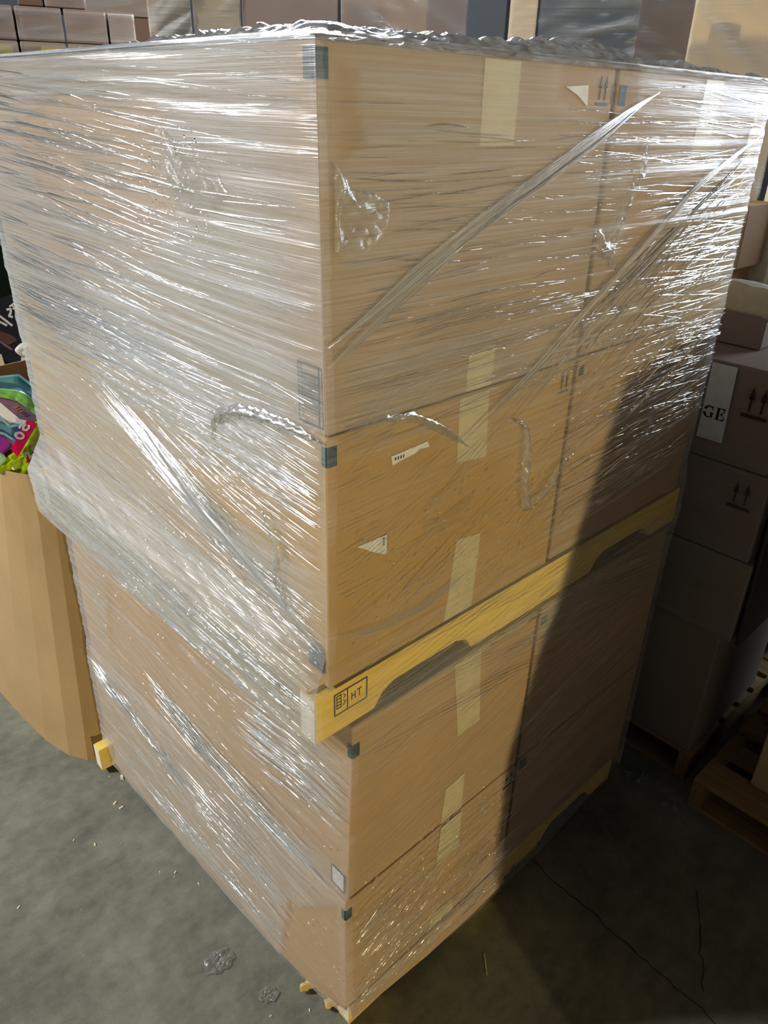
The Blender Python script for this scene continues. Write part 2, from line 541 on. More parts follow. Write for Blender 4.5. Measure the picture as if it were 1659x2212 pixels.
# bottom flaps of the lowest front carton hang down over the pallet edge
def hang(name, pts_top, pts_bot, parent, mat):
    v, f = [], []
    for i, (a, b) in enumerate(zip(pts_top, pts_bot)):
        v += [a, ((a[0] + b[0]) / 2, (a[1] + b[1]) / 2, (a[2] + b[2]) / 2), b]
        if i:
            k = 3 * i
            f += [(k - 3, k, k + 1, k - 2), (k - 2, k + 1, k + 2, k - 1)]
    o = link(name, mesh(name, v, f), mat, parent)
    m_ = o.modifiers.new('thickness', 'SOLIDIFY')
    m_.thickness = 0.004
    m_.offset = 0
    return o
ya = [0.0, 0.05, 0.10, 0.17, 0.26, 0.45, 0.65, 0.85, 1.0, 1.10, 1.14]
hang('bottom_flap', [(0.040 - 0.033 * y, y, 0.130) for y in ya], [(0.044 - 0.040 * y, y, zb_) for y, zb_ in zip(ya, (0.104, 0.082, 0.058, 0.042, 0.034, 0.032, 0.034, 0.036, 0.038, 0.040, 0.046))], A4, 'kraft')
xa_ = [0.045, 0.15, 0.30, 0.45, 0.60]
hang('bottom_flap', [(x, -0.008, 0.130) for x in xa_], [(x + 0.004, -0.012 - 0.02 * math.sin(x * 3.0), zb_) for x, zb_ in zip(xa_, (0.088, 0.086, 0.080, 0.082, 0.088))], A4, 'kraft')
# tape strips
def tape(parent, poly, y=-0.0035):
    return on_right('tape_strip', poly, y, 'tape', parent)
tape(A1, [(0.291, 2.076), (0.371, 2.076), (0.371, 1.871), (0.296, 1.879)], 0.0030)
tape(A1, [(0.300, 1.664), (0.367, 1.672), (0.365, 1.600), (0.300, 1.600)], -0.0022)
tape(A2, [(0.288, 1.590), (0.363, 1.592), (0.372, 1.462), (0.292, 1.473)], -0.0012)
tape(A2, [(0.309, 1.312), (0.378, 1.301), (0.370, 1.134), (0.290, 1.134)], -0.0014)
tape(A3, [(0.336, 1.001), (0.420, 1.000), (0.443, 0.781), (0.368, 0.779)], -0.0006)
tape(A3, [(0.343, 0.630), (0.408, 0.638), (0.410, 0.519), (0.335, 0.519)], -0.0006)
tape(A4, [(0.334, 0.509), (0.409, 0.509), (0.411, 0.380), (0.330, 0.373)], -0.0032)
tape(A4, [(0.322, 0.190), (0.405, 0.180), (0.413, 0.128), (0.324, 0.128)], -0.0045)
tape(B1, [(0.935, 2.076), (1.007, 2.076), (0.997, 1.951), (0.929, 1.952)], 0.0020)
# torn patch at the far corner of the right top carton
tp = [(1.165, 2.035), (1.185, 2.02), (1.20, 2.0), (1.212, 1.985), (1.205, 1.95), (1.190, 1.93), (1.175, 1.885), (1.150, 1.862), (1.125, 1.858), (1.128, 1.872), (1.15, 1.90), (1.157, 1.935), (1.168, 1.95), (1.166, 1.985), (1.178, 2.0)]
on_right('torn_patch', tp[::-1], 0.0012, 'torn', B1, 0.001)

# prints and labels
def prn_r(name, parent, polys, y, mat='teal_ink'):
    return link(name, multi(name, polys, (0, y, 0), (1, 0, 0), (0, 0, 1), 0.0005), mat, parent)
def prn_l(name, parent, polys, x, mat='teal_ink'):
    return link(name, multi(name, [[(-a, b) for a, b in pl] for pl in polys], (x, 0, 0), (0, -1, 0), (0, 0, 1), 0.0005), mat, parent)
prn_r('printed_arrows', A1, arrows(0.578, 2.025, 0.042), 0.0028)
prn_r('printed_arrows', A2, arrows(0.580, 1.535, 0.042), -0.0014)
prn_r('printed_arrows', A4, arrows(0.582, 0.452, 0.050), -0.0028)
on_right('torn_label', [(0.550, 2.023), (0.546, 2.053), (0.485, 2.049), (0.52, 2.038)], 0.0026, 'paper', A1, 0.0008)
on_right('torn_label', [(0.136, 1.514), (0.150, 1.517), (0.171, 1.520), (0.185, 1.521), (0.196, 1.526), (0.219, 1.524), (0.214, 1.535), (0.132, 1.531)], -0.0018, 'paper', A2, 0.0008)
prn_r('label_print', A2, [rect(0.140 + k * 0.006, 1.522, 0.1425 + k * 0.006, 1.527) for k in range(4)], -0.0027, 'black_ink')
on_right('torn_label', [(0.061, 1.393), (0.078, 1.383), (0.093, 1.372), (0.108, 1.364), (0.118, 1.358), (0.128, 1.354), (0.127, 1.392)], -0.0022, 'paper', A2, 0.0008)
prn_r('label_print', A2, [rect(0.118, 1.374 + k * 0.004, 0.122, 1.376 + k * 0.004) for k in range(4)], -0.0031, 'black_ink')
# barcode panel on the left face of the top carton
fr = stroke([(0.0085, 1.610), (0.0545, 1.610), (0.0545, 1.697), (0.0085, 1.697), (0.0085, 1.610)], 0.0032)
bars = []
zz = 1.627
while zz < 1.684:
    w = random.choice((0.0014, 0.0022, 0.0034))
    bars.append(rect(0.012, zz, 0.051, zz + w))
    zz += w + random.choice((0.0016, 0.0022, 0.0030))
prn_l('printed_barcode', A1, fr + bars, -0.0012)
prn_l('printed_label', A2, [rect(0.010, 1.160, 0.050, 1.212)], -0.0005, 'slate')
lb = stroke([(0.010, 0.530), (0.052, 0.530), (0.052, 0.585), (0.010, 0.585), (0.010, 0.530)], 0.0022)
prn_l('printed_label', A3, lb, 0.0445)
prn_l('label_panel', A3, [rect(0.012, 0.532, 0.050, 0.583)], 0.0458, 'paper_grey')
# dark corner marks printed round the vertical edges
def corner_mark(parent, x, y, z0, z1, wl, wr):
    if wr: prn_r('corner_mark', parent, [rect(x + 0.0036, z0, x + wr, z1)], y - 0.0004)
    if wl: prn_l('corner_mark', parent, [rect(y + 0.0036, z0, y + wl, z1)], x - 0.0004)
    # printed strip over the rounded edge itself
    r = 0.0037
    pts = [(x + r - r * math.cos(a) - 0.0003, y + r - r * math.sin(a) - 0.0003) for a in np.linspace(0, math.pi / 2, 5)]
    v, f = [], []
    for i, (a, b) in enumerate(pts):
        v += [(a, b, z0), (a, b, z1)]
        if i:
            f.append((2 * i - 2, 2 * i, 2 * i + 1, 2 * i - 1))
    link('corner_mark', mesh('corner_mark', v, f), 'teal_ink', parent)
corner_mark(A1, -0.0038, 0.0036, 2.040, 2.072, 0.020, 0.020)
corner_mark(A2, 0.0038, -0.0012, 1.548, 1.580, 0.012, 0.018)
corner_mark(A3, 0.0565, 0.0, 0.925, 0.960, 0.012, 0.018)
corner_mark(A4, 0.0380, -0.0022, 0.455, 0.488, 0.012, 0.018)
prn_r('corner_mark', B1, [rect(0.645, 2.026, 0.666, 2.056)], 0.0058)
prn_r('corner_mark', A1, [rect(0.6195, 2.026, 0.6225, 2.056)], 0.0030)
prn_r('corner_mark', B2, [rect(0.645, 1.557, 0.660, 1.577)], 0.0012)
prn_r('corner_mark', B3, [rect(0.645, 0.945, 0.672, 0.970)], 0.0024)
prn_r('corner_mark', B4, [rect(0.645, 0.475, 0.672, 0.502)], 0.0004)

# ------------------------------------------------------------------ stretch film
FILM = empty('stretch_film', (0.6, 0.6, 0.0), 0, 'clear stretch film wound tightly round the large double stacked cartons', 'stretch film')
FP = Vector((0.6, 0.6, 0.0))

LZ = [2.095, 1.60, 1.22, 1.138, 1.005, 0.925, 0.53, 0.50, 0.12, 0.0]
LN = [-0.004, 0.003, 0.002, -0.024, -0.024, 0.050, 0.046, 0.037, 0.040, 0.046]
LFAR = [0.0, 0.001, 0.0, -0.050, -0.046, 0.012, 0.010, 0.004, -0.002, -0.006]
RY = [0.004, -0.003, -0.002, 0.000, -0.001, -0.001, -0.001, -0.004, -0.008, -0.008]
X1 = [1.226, 1.218, 1.216, 1.247, 1.246, 1.232, 1.238, 1.238, 1.238, 1.238]
OFF = 0.006
def prof(tab, z):
    return np.interp(z, LZ[::-1], tab[::-1])

def fieldgen(nz, ns, dz, ds, l_across, l_along, slope, seed):
    """random field drawn out along a direction with the given slope (dz/ds)"""
    r = np.random.default_rng(seed)
    w = r.standard_normal((nz, ns))
    kz = np.fft.fftfreq(nz, dz)[:, None] * 2 * np.pi
    ks = np.fft.fftfreq(ns, ds)[None, :] * 2 * np.pi
    c, s = math.cos(math.atan(slope)), math.sin(math.atan(slope))
    ka = ks * c + kz * s
    kc = -ks * s + kz * c
    f = np.fft.ifft2(np.fft.fft2(w) * np.exp(-0.5 * ((ka * l_along) ** 2 + (kc * l_across) ** 2))).real
    return f / (f.std() + 1e-12)

def inpoly(px, pz, poly):
    inside = np.zeros(px.shape, bool)
    n = len(poly)
    for i in range(n):
        x1, z1 = poly[i]
        x2, z2 = poly[(i + 1) % n]
        if z1 == z2:
            continue
        cond = ((z1 > pz) != (z2 > pz)) & (px < (x2 - x1) * (pz - z1) / (z2 - z1) + x1)
        inside ^= cond
    return inside

def grid_mesh(name, P, UV, layers, mat, parent, kind=None):
    """P: (nz, ns, 3) world positions; UV the same grid in metres; layers the film amount"""
    nz, ns = P.shape[:2]
    me = bpy.data.meshes.new(name)
    v = (P - np.array(FP)).reshape(-1, 3)
    idx = np.arange(nz * ns).reshape(nz, ns)
    q = np.stack([idx[:-1, :-1], idx[:-1, 1:], idx[1:, 1:], idx[1:, :-1]], -1).reshape(-1, 4)
    me.vertices.add(len(v))
    me.vertices.foreach_set('co', v.ravel().astype(np.float32))
    me.loops.add(q.size)
    me.loops.foreach_set('vertex_index', q.ravel().astype(np.int32))
    me.polygons.add(len(q))
    me.polygons.foreach_set('loop_start', (np.arange(len(q)) * 4).astype(np.int32))
    me.polygons.foreach_set('use_smooth', np.ones(len(q), bool))
    me.update(calc_edges=True)
    ul = me.uv_layers.new(name='wrap')
    ul.data.foreach_set('uv', UV.reshape(-1, 2)[q.ravel()].astype(np.float32).ravel())
    at = me.attributes.new('layers', 'FLOAT', 'POINT')
    at.data.foreach_set('value', layers.ravel().astype(np.float32))
    o = link(name, me, mat, parent)
    if kind:
        o['kind'] = kind
    return o

def soft(mask, k=2):
    m = mask.astype(float)
    for _ in range(k):
        m = (np.roll(m, 1, 0) + np.roll(m, -1, 0) + 2 * m) / 4
        m = (np.roll(m, 1, 1) + np.roll(m, -1, 1) + 2 * m) / 4
    return m

# ---- film over the left face
NS, NZ = 150, 820
s = np.linspace(0, 1, NS)[None, :] * np.ones((NZ, 1))            # 0 = front corner, 1 = far corner
t = np.linspace(0, 1, NZ)[:, None] * np.ones((1, NS))
YL = 1.206
yy = s * YL - OFF * (1 - s)
zb = np.interp(s * YL, [0, 0.05, 0.2, 0.6, 1.2], [0.105, 0.075, 0.035, 0.03, 0.04])
zz_ = zb + (2.088 - zb) * t
xl = prof(LN, zz_) * (1 - s) + prof(LFAR, zz_) * s
ds, dz = YL / NS, 2.05 / NZ
d1 = fieldgen(NZ, NS, dz, ds, 0.0045, 0.20, 0.04, 1)
d2 = fieldgen(NZ, NS, dz, ds, 0.009, 0.28, -0.03, 2)
d3 = fieldgen(NZ, NS, dz, ds, 0.006, 0.16, 0.32, 3)
edge = np.clip(s / 0.03, 0, 1)
lowmask = 1 / (1 + np.exp((zz_ - 1.25) / 0.05))
dsp = (0.0008 * d1 + 0.0008 * d2) * (1 - 0.4 * lowmask) + 0.0009 * d3 * lowmask
xx = xl - OFF - dsp * edge - 0.0012 * edge
# where film lies several layers thick
lay = 0.30 + 0.05 * fieldgen(NZ, NS, dz, ds, 0.03, 0.25, 0.05, 4) + 0.03 * d2
def wrapband(z0, slope, width, amt, a=yy, z=zz_):
    c = z0 + slope * a
    return amt * (np.abs(z - c) < width / 2)
for z0, sl, w, am in ((1.98, 0.10, 0.25, 0.04), (1.72, 0.06, 0.35, 0.06), (1.55, -0.01, 0.30, 0.07), (1.62, -0.02, 0.10, 0.06), (1.30, 0.24, 0.22, 0.08), (1.12, 0.02, 0.20, 0.14), (0.98, 0.12, 0.25, 0.05), (0.60, -0.05, 0.28, 0.04), (0.30, 0.10, 0.3, 0.05)):
    lay = lay + soft(wrapband(z0, sl, w, am), 1)
CLR_L = [
    ([(0.968, 1.966), (0.736, 2.024), (0.383, 2.019), (0.349, 1.989), (0.39, 1.898), (0.331, 1.877), (0.458, 1.777), (0.889, 1.835)], 0.45),
    ([(0.538, 1.38), (0.369, 1.429), (0.172, 1.472), (0.014, 1.492), (0.005, 1.364), (0.078, 1.346), (0.183, 1.362), (0.35, 1.35)], 0.45),
    ([(0.978, 0.866), (0.736, 0.896), (0.513, 0.897), (0.3, 0.861), (0.281, 0.78), (0.0, 0.70), (0.0, 0.618), (0.306, 0.522), (1.042, 0.581)], 0.45),
    ([(0.208, 0.264), (0.20, 0.33), (0.152, 0.347), (0.016, 0.496), (0.0, 0.131), (0.205, 0.027), (0.263, 0.006), (0.23, 0.15)], 0.12),
    ([(1.15, 1.60), (1.05, 1.60), (0.70, 1.50), (0.85, 1.49), (1.1, 1.50)], 0.6),
]
for poly, f in CLR_L:
    m = soft(inpoly(yy, zz_, poly), 1)
    lay = lay * (1 - m * (1 - f))
lay = lay * (0.40 + 0.60 * np.clip(yy / 0.13, 0, 1))
lay = np.clip(lay, 0.02, 0.8)
P = np.stack([xx, yy, zz_], -1)
grid_mesh('film_sheet', P, np.stack([yy, zz_], -1), lay, 'film_left', FILM)

# ---- film over the right face
s = np.linspace(0, 1, NS)[None, :] * np.ones((NZ, 1))
zb = np.interp(s * 1.23, [0, 0.1, 0.45, 0.8, 1.23], [0.105, 0.090, 0.075, 0.085, 0.110])
zz_ = zb + (2.088 - zb) * t
x0 = prof(LN, zz_) - OFF
x1 = prof(X1, zz_) + OFF
xr = x0 + (x1 - x0) * s
e1 = fieldgen(NZ, NS, dz, ds, 0.0045, 0.18, 0.0, 11)
e2 = fieldgen(NZ, NS, dz, ds, 0.010, 0.25, 0.05, 12)
e3 = fieldgen(NZ, NS, dz, ds, 0.006, 0.16, 0.55, 13)
edge = np.clip(s / 0.03, 0, 1)
lowmask = 1 / (1 + np.exp((zz_ - 1.40) / 0.06))
dsp = (0.0008 * e1 + 0.0007 * e2) * (1 - 0.5 * lowmask) + 0.0009 * e3 * lowmask
bulge = 0.022 * np.sin(np.pi * s) * np.clip((0.50 - zz_) / 0.3, 0, 1)
yr = prof(RY, zz_) - OFF - dsp * edge - 0.0012 * edge - bulge
lay = 0.13 + 0.13 * np.clip((zz_ - 1.4) / 0.4, 0, 1) + 0.04 * fieldgen(NZ, NS, dz, ds, 0.03, 0.25, 0.03, 14) + 0.025 * e2
for z0, sl, w, am in ((1.95, -0.04, 0.24, 0.05), (1.70, 0.02, 0.30, 0.03), (1.20, 0.10, 0.12, 0.04), (1.02, -0.10, 0.12, 0.05), (0.90, 0.10, 0.10, 0.05)):
    lay = lay + soft(wrapband(z0, sl, w, am, xr, zz_), 1)
# the wide diagonal sheet drawn down from the far upper corner
ADD_R = [
    ([(1.24, 1.99), (0.966, 1.892), (0.676, 1.725), (0.483, 1.609), (0.30, 1.51), (0.25, 1.47), (0.52, 1.457), (0.70, 1.50), (0.90, 1.55), (1.24, 1.50)], 0.07),
    ([(1.24, 1.95), (1.10, 1.90), (0.98, 1.75), (1.02, 1.60), (1.12, 1.50), (1.24, 1.45)], 0.12),
    ([(0.74, 1.98), (0.78, 1.93), (0.88, 1.94), (1.02, 1.95), (1.0, 2.02), (0.76, 2.03)], 0.07),
]
for poly, a in ADD_R:
    lay = lay + a * soft(inpoly(xr, zz_, poly), 1)
CLR_R = [
    ([(0.46, 2.08), (0.69, 2.08), (0.69, 2.01), (0.56, 2.005), (0.46, 2.03)], 0.3),
    ([(0.115, 1.545), (0.235, 1.545), (0.235, 1.505), (0.115, 1.505)], 0.5),
    ([(0.02, 2.06), (0.055, 2.05), (0.06, 1.97), (0.02, 1.95)], 0.3),
    ([(0.72, 1.92), (0.70, 1.78), (0.80, 1.78), (0.93, 1.87), (0.95, 1.90)], 0.3),
    ([(1.03, 1.99), (1.17, 2.0), (1.14, 1.93), (1.04, 1.93)], 0.3),
    ([(0.02, 1.55), (0.35, 1.50), (0.55, 1.30), (0.60, 1.18), (0.02, 1.18)], 0.5),
    ([(0.05, 1.0), (0.62, 1.0), (0.62, 0.3), (0.3, 0.2), (0.05, 0.5)], 0.45),
]
for poly, f in CLR_R:
    m = soft(inpoly(xr, zz_, poly), 1)
    lay = lay * (1 - m * (1 - f))
lay = lay * (0.55 + 0.45 * np.clip(xr / 0.10, 0, 1))
lay = np.clip(lay, 0.02, 0.8)
P = np.stack([xr, yr, zz_], -1)
grid_mesh('film_sheet', P, np.stack([xr, zz_], -1), lay, 'film_right', FILM)

# ---- film over the two far faces (coarse)
n1, n2 = 24, 120
s2 = np.linspace(0, 1, n1)[None, :] * np.ones((n2, 1))
z2 = 0.08 + (2.088 - 0.08) * np.linspace(0, 1, n2)[:, None] * np.ones((1, n1))
xe = prof(X1, z2) + OFF
yf = 1.206
ys = prof(RY, z2) - OFF
P = np.stack([xe, ys + (yf - ys) * s2, z2], -1)
grid_mesh('film_sheet', P, np.stack([P[..., 1], z2], -1), 0.2 + 0.05 * fieldgen(n2, n1, 0.017, 0.05, 0.03, 0.2, 0, 21), 'film_left', FILM)
xa = prof(LFAR, z2) - OFF
P = np.stack([xa + (xe - xa) * s2, yf + 0 * z2, z2], -1)
grid_mesh('film_sheet', P, np.stack([P[..., 0], z2], -1), 0.2 + 0.05 * fieldgen(n2, n1, 0.017, 0.05, 0.03, 0.2, 0, 22), 'film_right', FILM)

# ---- crumpled film gathered over the top of the load
nx_, ny_ = 310, 310
ux = np.linspace(-0.012, 1.236, nx_)[None, :] * np.ones((ny_, 1))
uy = np.linspace(-0.012, 1.212, ny_)[:, None] * np.ones((1, nx_))
c1 = fieldgen(ny_, nx_, 0.0040, 0.0041, 0.006, 0.022, 0.5, 31)
c2 = fieldgen(ny_, nx_, 0.0040, 0.0041, 0.012, 0.03, -0.6, 32)
c3 = fieldgen(ny_, nx_, 0.0040, 0.0041, 0.004, 0.014, -1.5, 33)
rim = np.minimum(np.minimum(ux + 0.012, 1.236 - ux), np.minimum(uy + 0.012, 1.212 - uy))
up = np.clip(rim / 0.03, 0, 1)
hump = 0.030 * np.exp(-((ux - 0.60) / 0.15) ** 2 - ((uy - 0.12) / 0.10) ** 2) + 0.012 * np.exp(-((ux - 0.3) / 0.25) ** 2 - ((uy - 0.1) / 0.2) ** 2)
hump = hump + 0.008 * np.exp(-((ux - 0.04) / 0.10) ** 2 - ((uy - 0.25) / 0.25) ** 2) + 0.012 * np.exp(-((ux - 0.95) / 0.2) ** 2 - ((uy - 0.06) / 0.05) ** 2)
zt_ = 2.083 + up * (0.005 + hump - 0.0030 * np.abs(c1) + 0.0030 * np.abs(c2) + 0.0012 * np.abs(c3))
zt_ = np.maximum(zt_, 2.082)
lay = 0.42 + 0.14 * np.abs(c1)
grid_mesh('film_top_sheet', np.stack([ux, uy, zt_], -1), np.stack([ux, uy], -1), np.clip(lay, 0.05, 0.6), 'film_top', FILM)

# ---- creases, ropes and loose tails: real ridges of gathered film
class Strips:
    def __init__(self):
        self.v, self.f, self.uv, self.lay = [], [], [], []
    def add(self, pts, nrm, prof_, lay, taper=True, jitter=0.0):
        """sweep a cross-section prof_ [(offset, height)] along pts; nrm = outward face normal"""
        N = Vector(nrm)
        n = len(pts)
        m = len(prof_)
        b = len(self.v)
        L = 0.0
        for i, p in enumerate(pts):
            p = Vector(p)
            a = Vector(pts[max(0, i - 1)])
            c = Vector(pts[min(n - 1, i + 1)])
            d = (c - a)
            if d.length < 1e-9:
                d = Vector((0, 0, 1))
            d.normalize()
            T = N.cross(d).normalized()
            if i:
                L += (p - Vector(pts[i - 1])).length
            k = 1.0
            if taper:
                u = i / (n - 1)
                k = max(0.08, min(1.0, math.sin(math.pi * min(max(u, 0.0), 1.0)) * 1.6))
            for o, h in prof_:
                jx = random.uniform(-jitter, jitter)
                jh = random.uniform(-jitter, jitter) * 0.8
                self.v.append(p + T * (o * k + jx) + N * (max(0.0, h * k + jh)))
                self.uv.append((L, o))
                self.lay.append(lay)
            if i:
                for q in range(m - 1):
                    a0 = b + (i - 1) * m + q
                    self.f.append((a0, a0 + 1, a0 + m + 1, a0 + m))
    def build(self, name, mat, parent, kind=None, smooth=True):
        me = bpy.data.meshes.new(name)
        me.from_pydata([tuple(p - FP) for p in self.v], [], self.f)
        ul = me.uv_layers.new(name='wrap')
        lv = np.empty(len(me.loops), np.int32)
        me.loops.foreach_get('vertex_index', lv)
        ul.data.foreach_set('uv', np.array(self.uv, np.float32)[lv].ravel())
        at = me.attributes.new('layers', 'FLOAT', 'POINT')
        at.data.foreach_set('value', np.array(self.lay, np.float32))
        me.polygons.foreach_set('use_smooth', [smooth] * len(me.polygons))
        o = link(name, me, mat, parent)
        if kind:
            o['kind'] = kind
        return o

def LP(y, z, off=0.0075):
    tt = min(max(y / 1.2, 0), 1)
    x = float(prof(LN, z)) * (1 - tt) + float(prof(LFAR, z)) * tt
    return (x - off, y, z)
def RP(x, z, off=0.0075):
    b = 0.022 * math.sin(math.pi * min(max(x / 1.23, 0), 1)) * min(max((0.50 - z) / 0.3, 0), 1)
    return (x, float(prof(RY, z)) - off - b, z)
NL, NR = (-1, 0, 0), (0, -1, 0)

def crease(S, P, N, a, z, length, slope, w, lay, lo, hi, curve=0.0, hk=1.0):
    n = max(5, int(length / 0.02))
    pts = []
    for i in range(n):
        u = i / (n - 1)
        aa = a + length * u
        if aa < lo or aa > hi:
            continue
        zc = z + slope * length * u + curve * math.sin(math.pi * u)
        if zc > 2.08 or zc < 0.1:
            continue
        pts.append(P(aa, zc))
    if len(pts) >= 4:
        S.add(pts, N, [(-w / 2, 0), (-w * 0.15, w * 0.32 * hk), (w * 0.2, w * 0.28 * hk), (w / 2, 0)], lay)

SL, SR = Strips(), Strips()
def many(S, P, N, num, a0, a1, z0, z1, lmin, lmax, slope, sj, w0, w1, lay0, lay1, lo=0.004, hi=1.19):
    for _ in range(num):
        L = random.uniform(lmin, lmax)
        crease(S, P, N, random.uniform(a0, a1) - L / 2, random.uniform(z0, z1), L, random.gauss(slope, sj), random.uniform(w0, w1), random.uniform(lay0, lay1), lo, hi, random.gauss(0, 0.002))

# left face: long level pulls on the upper cartons, steep pulls below
many(SL, LP, NL, 240, 0.45, 1.2, 1.50, 2.06, 0.12, 0.55, 0.05, 0.03, 0.0012, 0.0034, 0.25, 0.7)
many(SL, LP, NL, 150, 0.0, 0.7, 1.55, 2.06, 0.10, 0.45, 0.03, 0.04, 0.0010, 0.0024, 0.15, 0.5)
many(SL, LP, NL, 130, 0.2, 1.2, 1.48, 1.66, 0.2, 0.6, -0.01, 0.02, 0.0012, 0.003, 0.25, 0.6)
many(SL, LP, NL, 70, 0.0, 0.35, 1.44, 1.58, 0.1, 0.3, 0.03, 0.05, 0.0012, 0.003, 0.3, 0.7)
many(SL, LP, NL, 60, 0.0, 0.5, 1.35, 1.52, 0.08, 0.35, 0.12, 0.08, 0.001, 0.002, 0.2, 0.5)
many(SL, LP, NL, 60, 0.3, 1.0, 1.25, 1.45, 0.15, 0.4, 0.16, 0.06, 0.001, 0.002, 0.15, 0.4)
many(SL, LP, NL, 90, 0.0, 1.0, 1.10, 1.28, 0.15, 0.5, 0.08, 0.05, 0.0012, 0.003, 0.3, 0.7)
many(SL, LP, NL, 110, 0.0, 1.2, 0.98, 1.14, 0.1, 0.5, 0.03, 0.04, 0.0012, 0.0035, 0.3, 0.7)
many(SL, LP, NL, 50, 0.0, 1.1, 0.55, 0.92, 0.1, 0.35, 0.06, 0.05, 0.001, 0.002, 0.15, 0.45)
# the bright gathered fold running down to the front corner
for _ in range(60):
    q = random.gauss(0, 0.022)
    a0 = random.uniform(0.0, 0.5)
    L = random.uniform(0.2, 0.5)
    crease(SL, LP, NL, a0, 1.215 + 0.335 * a0 + q, L, 0.335, random.uniform(0.0015, 0.004), random.uniform(0.4, 0.8), 0.004, 0.80, 0.0)
# glittering drawn areas on the lower cartons
def line_cluster(S, P, N, pts, spread, num, lmin, lmax, w0, w1, lay0, lay1):
    pts = [Vector((*p, 0)) for p in pts]
    for _ in range(num):
        i = random.randrange(len(pts) - 1)
        c = pts[i].lerp(pts[i + 1], random.random())
        d = pts[i + 1] - pts[i]
        sl = d.y / d.x if abs(d.x) > 1e-6 else 0
        L = random.uniform(lmin, lmax)
        crease(S, P, N, c.x - L / 2, c.y - sl * L / 2 + random.gauss(0, spread), L, sl + random.gauss(0, 0.03), random.uniform(w0, w1), random.uniform(lay0, lay1), 0.004, 1.19, 0.0, random.uniform(1.2, 2.4))
line_cluster(SL, LP, NL, [(1.166, 0.463), (0.908, 0.396), (0.651, 0.34)], 0.022, 90, 0.03, 0.22, 0.0015, 0.004, 0.35, 0.8)
line_cluster(SL, LP, NL, [(0.895, 0.14), (0.552, 0.11), (0.27, 0.10)], 0.03, 90, 0.03, 0.2, 0.0015, 0.004, 0.3, 0.7)
line_cluster(SL, LP, NL, [(0.72, 0.60), (0.445, 0.55), (0.15, 0.53)], 0.03, 110, 0.04, 0.3, 0.0015, 0.005, 0.35, 0.85)
line_cluster(SL, LP, NL, [(0.327, 0.788), (0.156, 0.808), (0.007, 0.80)], 0.05, 110, 0.03, 0.18, 0.0015, 0.004, 0.3, 0.75)
line_cluster(SL, LP, NL, [(0.60, 0.33), (0.40, 0.32), (0.22, 0.30)], 0.05, 90, 0.03, 0.2, 0.0015, 0.004, 0.3, 0.75)

# right face: level pulls, then the diagonal fan
many(SR, RP, NR, 170, 0.0, 0.75, 1.60, 2.02, 0.06, 0.30, 0.0, 0.04, 0.0010, 0.0024, 0.15, 0.5, 0.01, 1.22)
many(SR, RP, NR, 110, 0.0, 0.6, 1.56, 1.74, 0.05, 0.25, 0.03, 0.04, 0.001, 0.0022, 0.15, 0.45, 0.01, 1.22)
many(SR, RP, NR, 60, 0.0, 0.12, 1.30, 1.62, 0.03, 0.10, 0.08, 0.05, 0.0009, 0.0018, 0.2, 0.5, 0.01, 1.22)
many(SR, RP, NR, 40, 0.70, 1.22, 1.88, 2.06, 0.08, 0.35, -0.03, 0.04, 0.0014, 0.003, 0.35, 0.8, 0.01, 1.235)
many(SR, RP, NR, 190, 0.92, 1.24, 1.36, 1.88, 0.06, 0.36, 0.02, 0.08, 0.0012, 0.0034, 0.35, 0.8, 0.01, 1.238)
many(SR, RP, NR, 140, 0.65, 1.2, 1.20, 1.62, 0.10, 0.45, 0.10, 0.08, 0.0012, 0.003, 0.25, 0.7, 0.01, 1.238)
many(SR, RP, NR, 110, 0.02, 0.70, 1.15, 1.50, 0.05, 0.30, 0.42, 0.15, 0.0010, 0.002, 0.15, 0.45, 0.01, 1.22)
many(SR, RP, NR, 70, 0.02, 1.2, 0.98, 1.14, 0.10, 0.35, 0.10, 0.12, 0.0012, 0.0024, 0.2, 0.5, 0.01, 1.238)
many(SR, RP, NR, 60, 0.3, 1.2, 0.88, 1.05, 0.2, 0.6, -0.14, 0.05, 0.0012, 0.0024, 0.2, 0.5, 0.01, 1.238)
many(SR, RP, NR, 160, 0.03, 1.1, 0.45, 0.95, 0.08, 0.35, 0.20, 0.10, 0.0010, 0.0022, 0.15, 0.45, 0.06, 1.238)
many(SR, RP, NR, 120, 0.03, 0.5, 0.12, 0.48, 0.02, 0.09, 0.60, 0.12, 0.0012, 0.0028, 0.3, 0.75, 0.05, 1.238)
many(SR, RP, NR, 120, 0.03, 0.6, 0.12, 0.50, 0.04, 0.25, 0.05, 0.08, 0.0012, 0.003, 0.3, 0.75, 0.05, 1.238)
for _ in range(70):                                             # fan of strands
    u = random.random() ** 1.3
    a = Vector((1.235, 0)).lerp(Vector((1.225, 0)), u)
    top = Vector((1.232, 1.99 - 0.42 * u))
    bot = Vector((0.27 + 0.55 * u, 1.50 - 0.10 * u))
    f0, f1 = sorted((random.uniform(0, 0.6), random.uniform(0.35, 1.0)))
    p0, p1 = top.lerp(bot, f0), top.lerp(bot, f1)
    n = 14
    pts = [RP(p0.x + (p1.x - p0.x) * i / n, p0.y + (p1.y - p0.y) * i / n + 0.012 * math.sin(math.pi * (f0 + (f1 - f0) * i / n)) * (1 - u), 0.009) for i in range(n + 1)]
    w = random.uniform(0.0014, 0.0042)
    SR.add(pts, NR, [(-w / 2, 0), (-w * 0.1, w * 0.35), (w * 0.2, w * 0.3), (w / 2, 0)], random.uniform(0.3, 0.8))
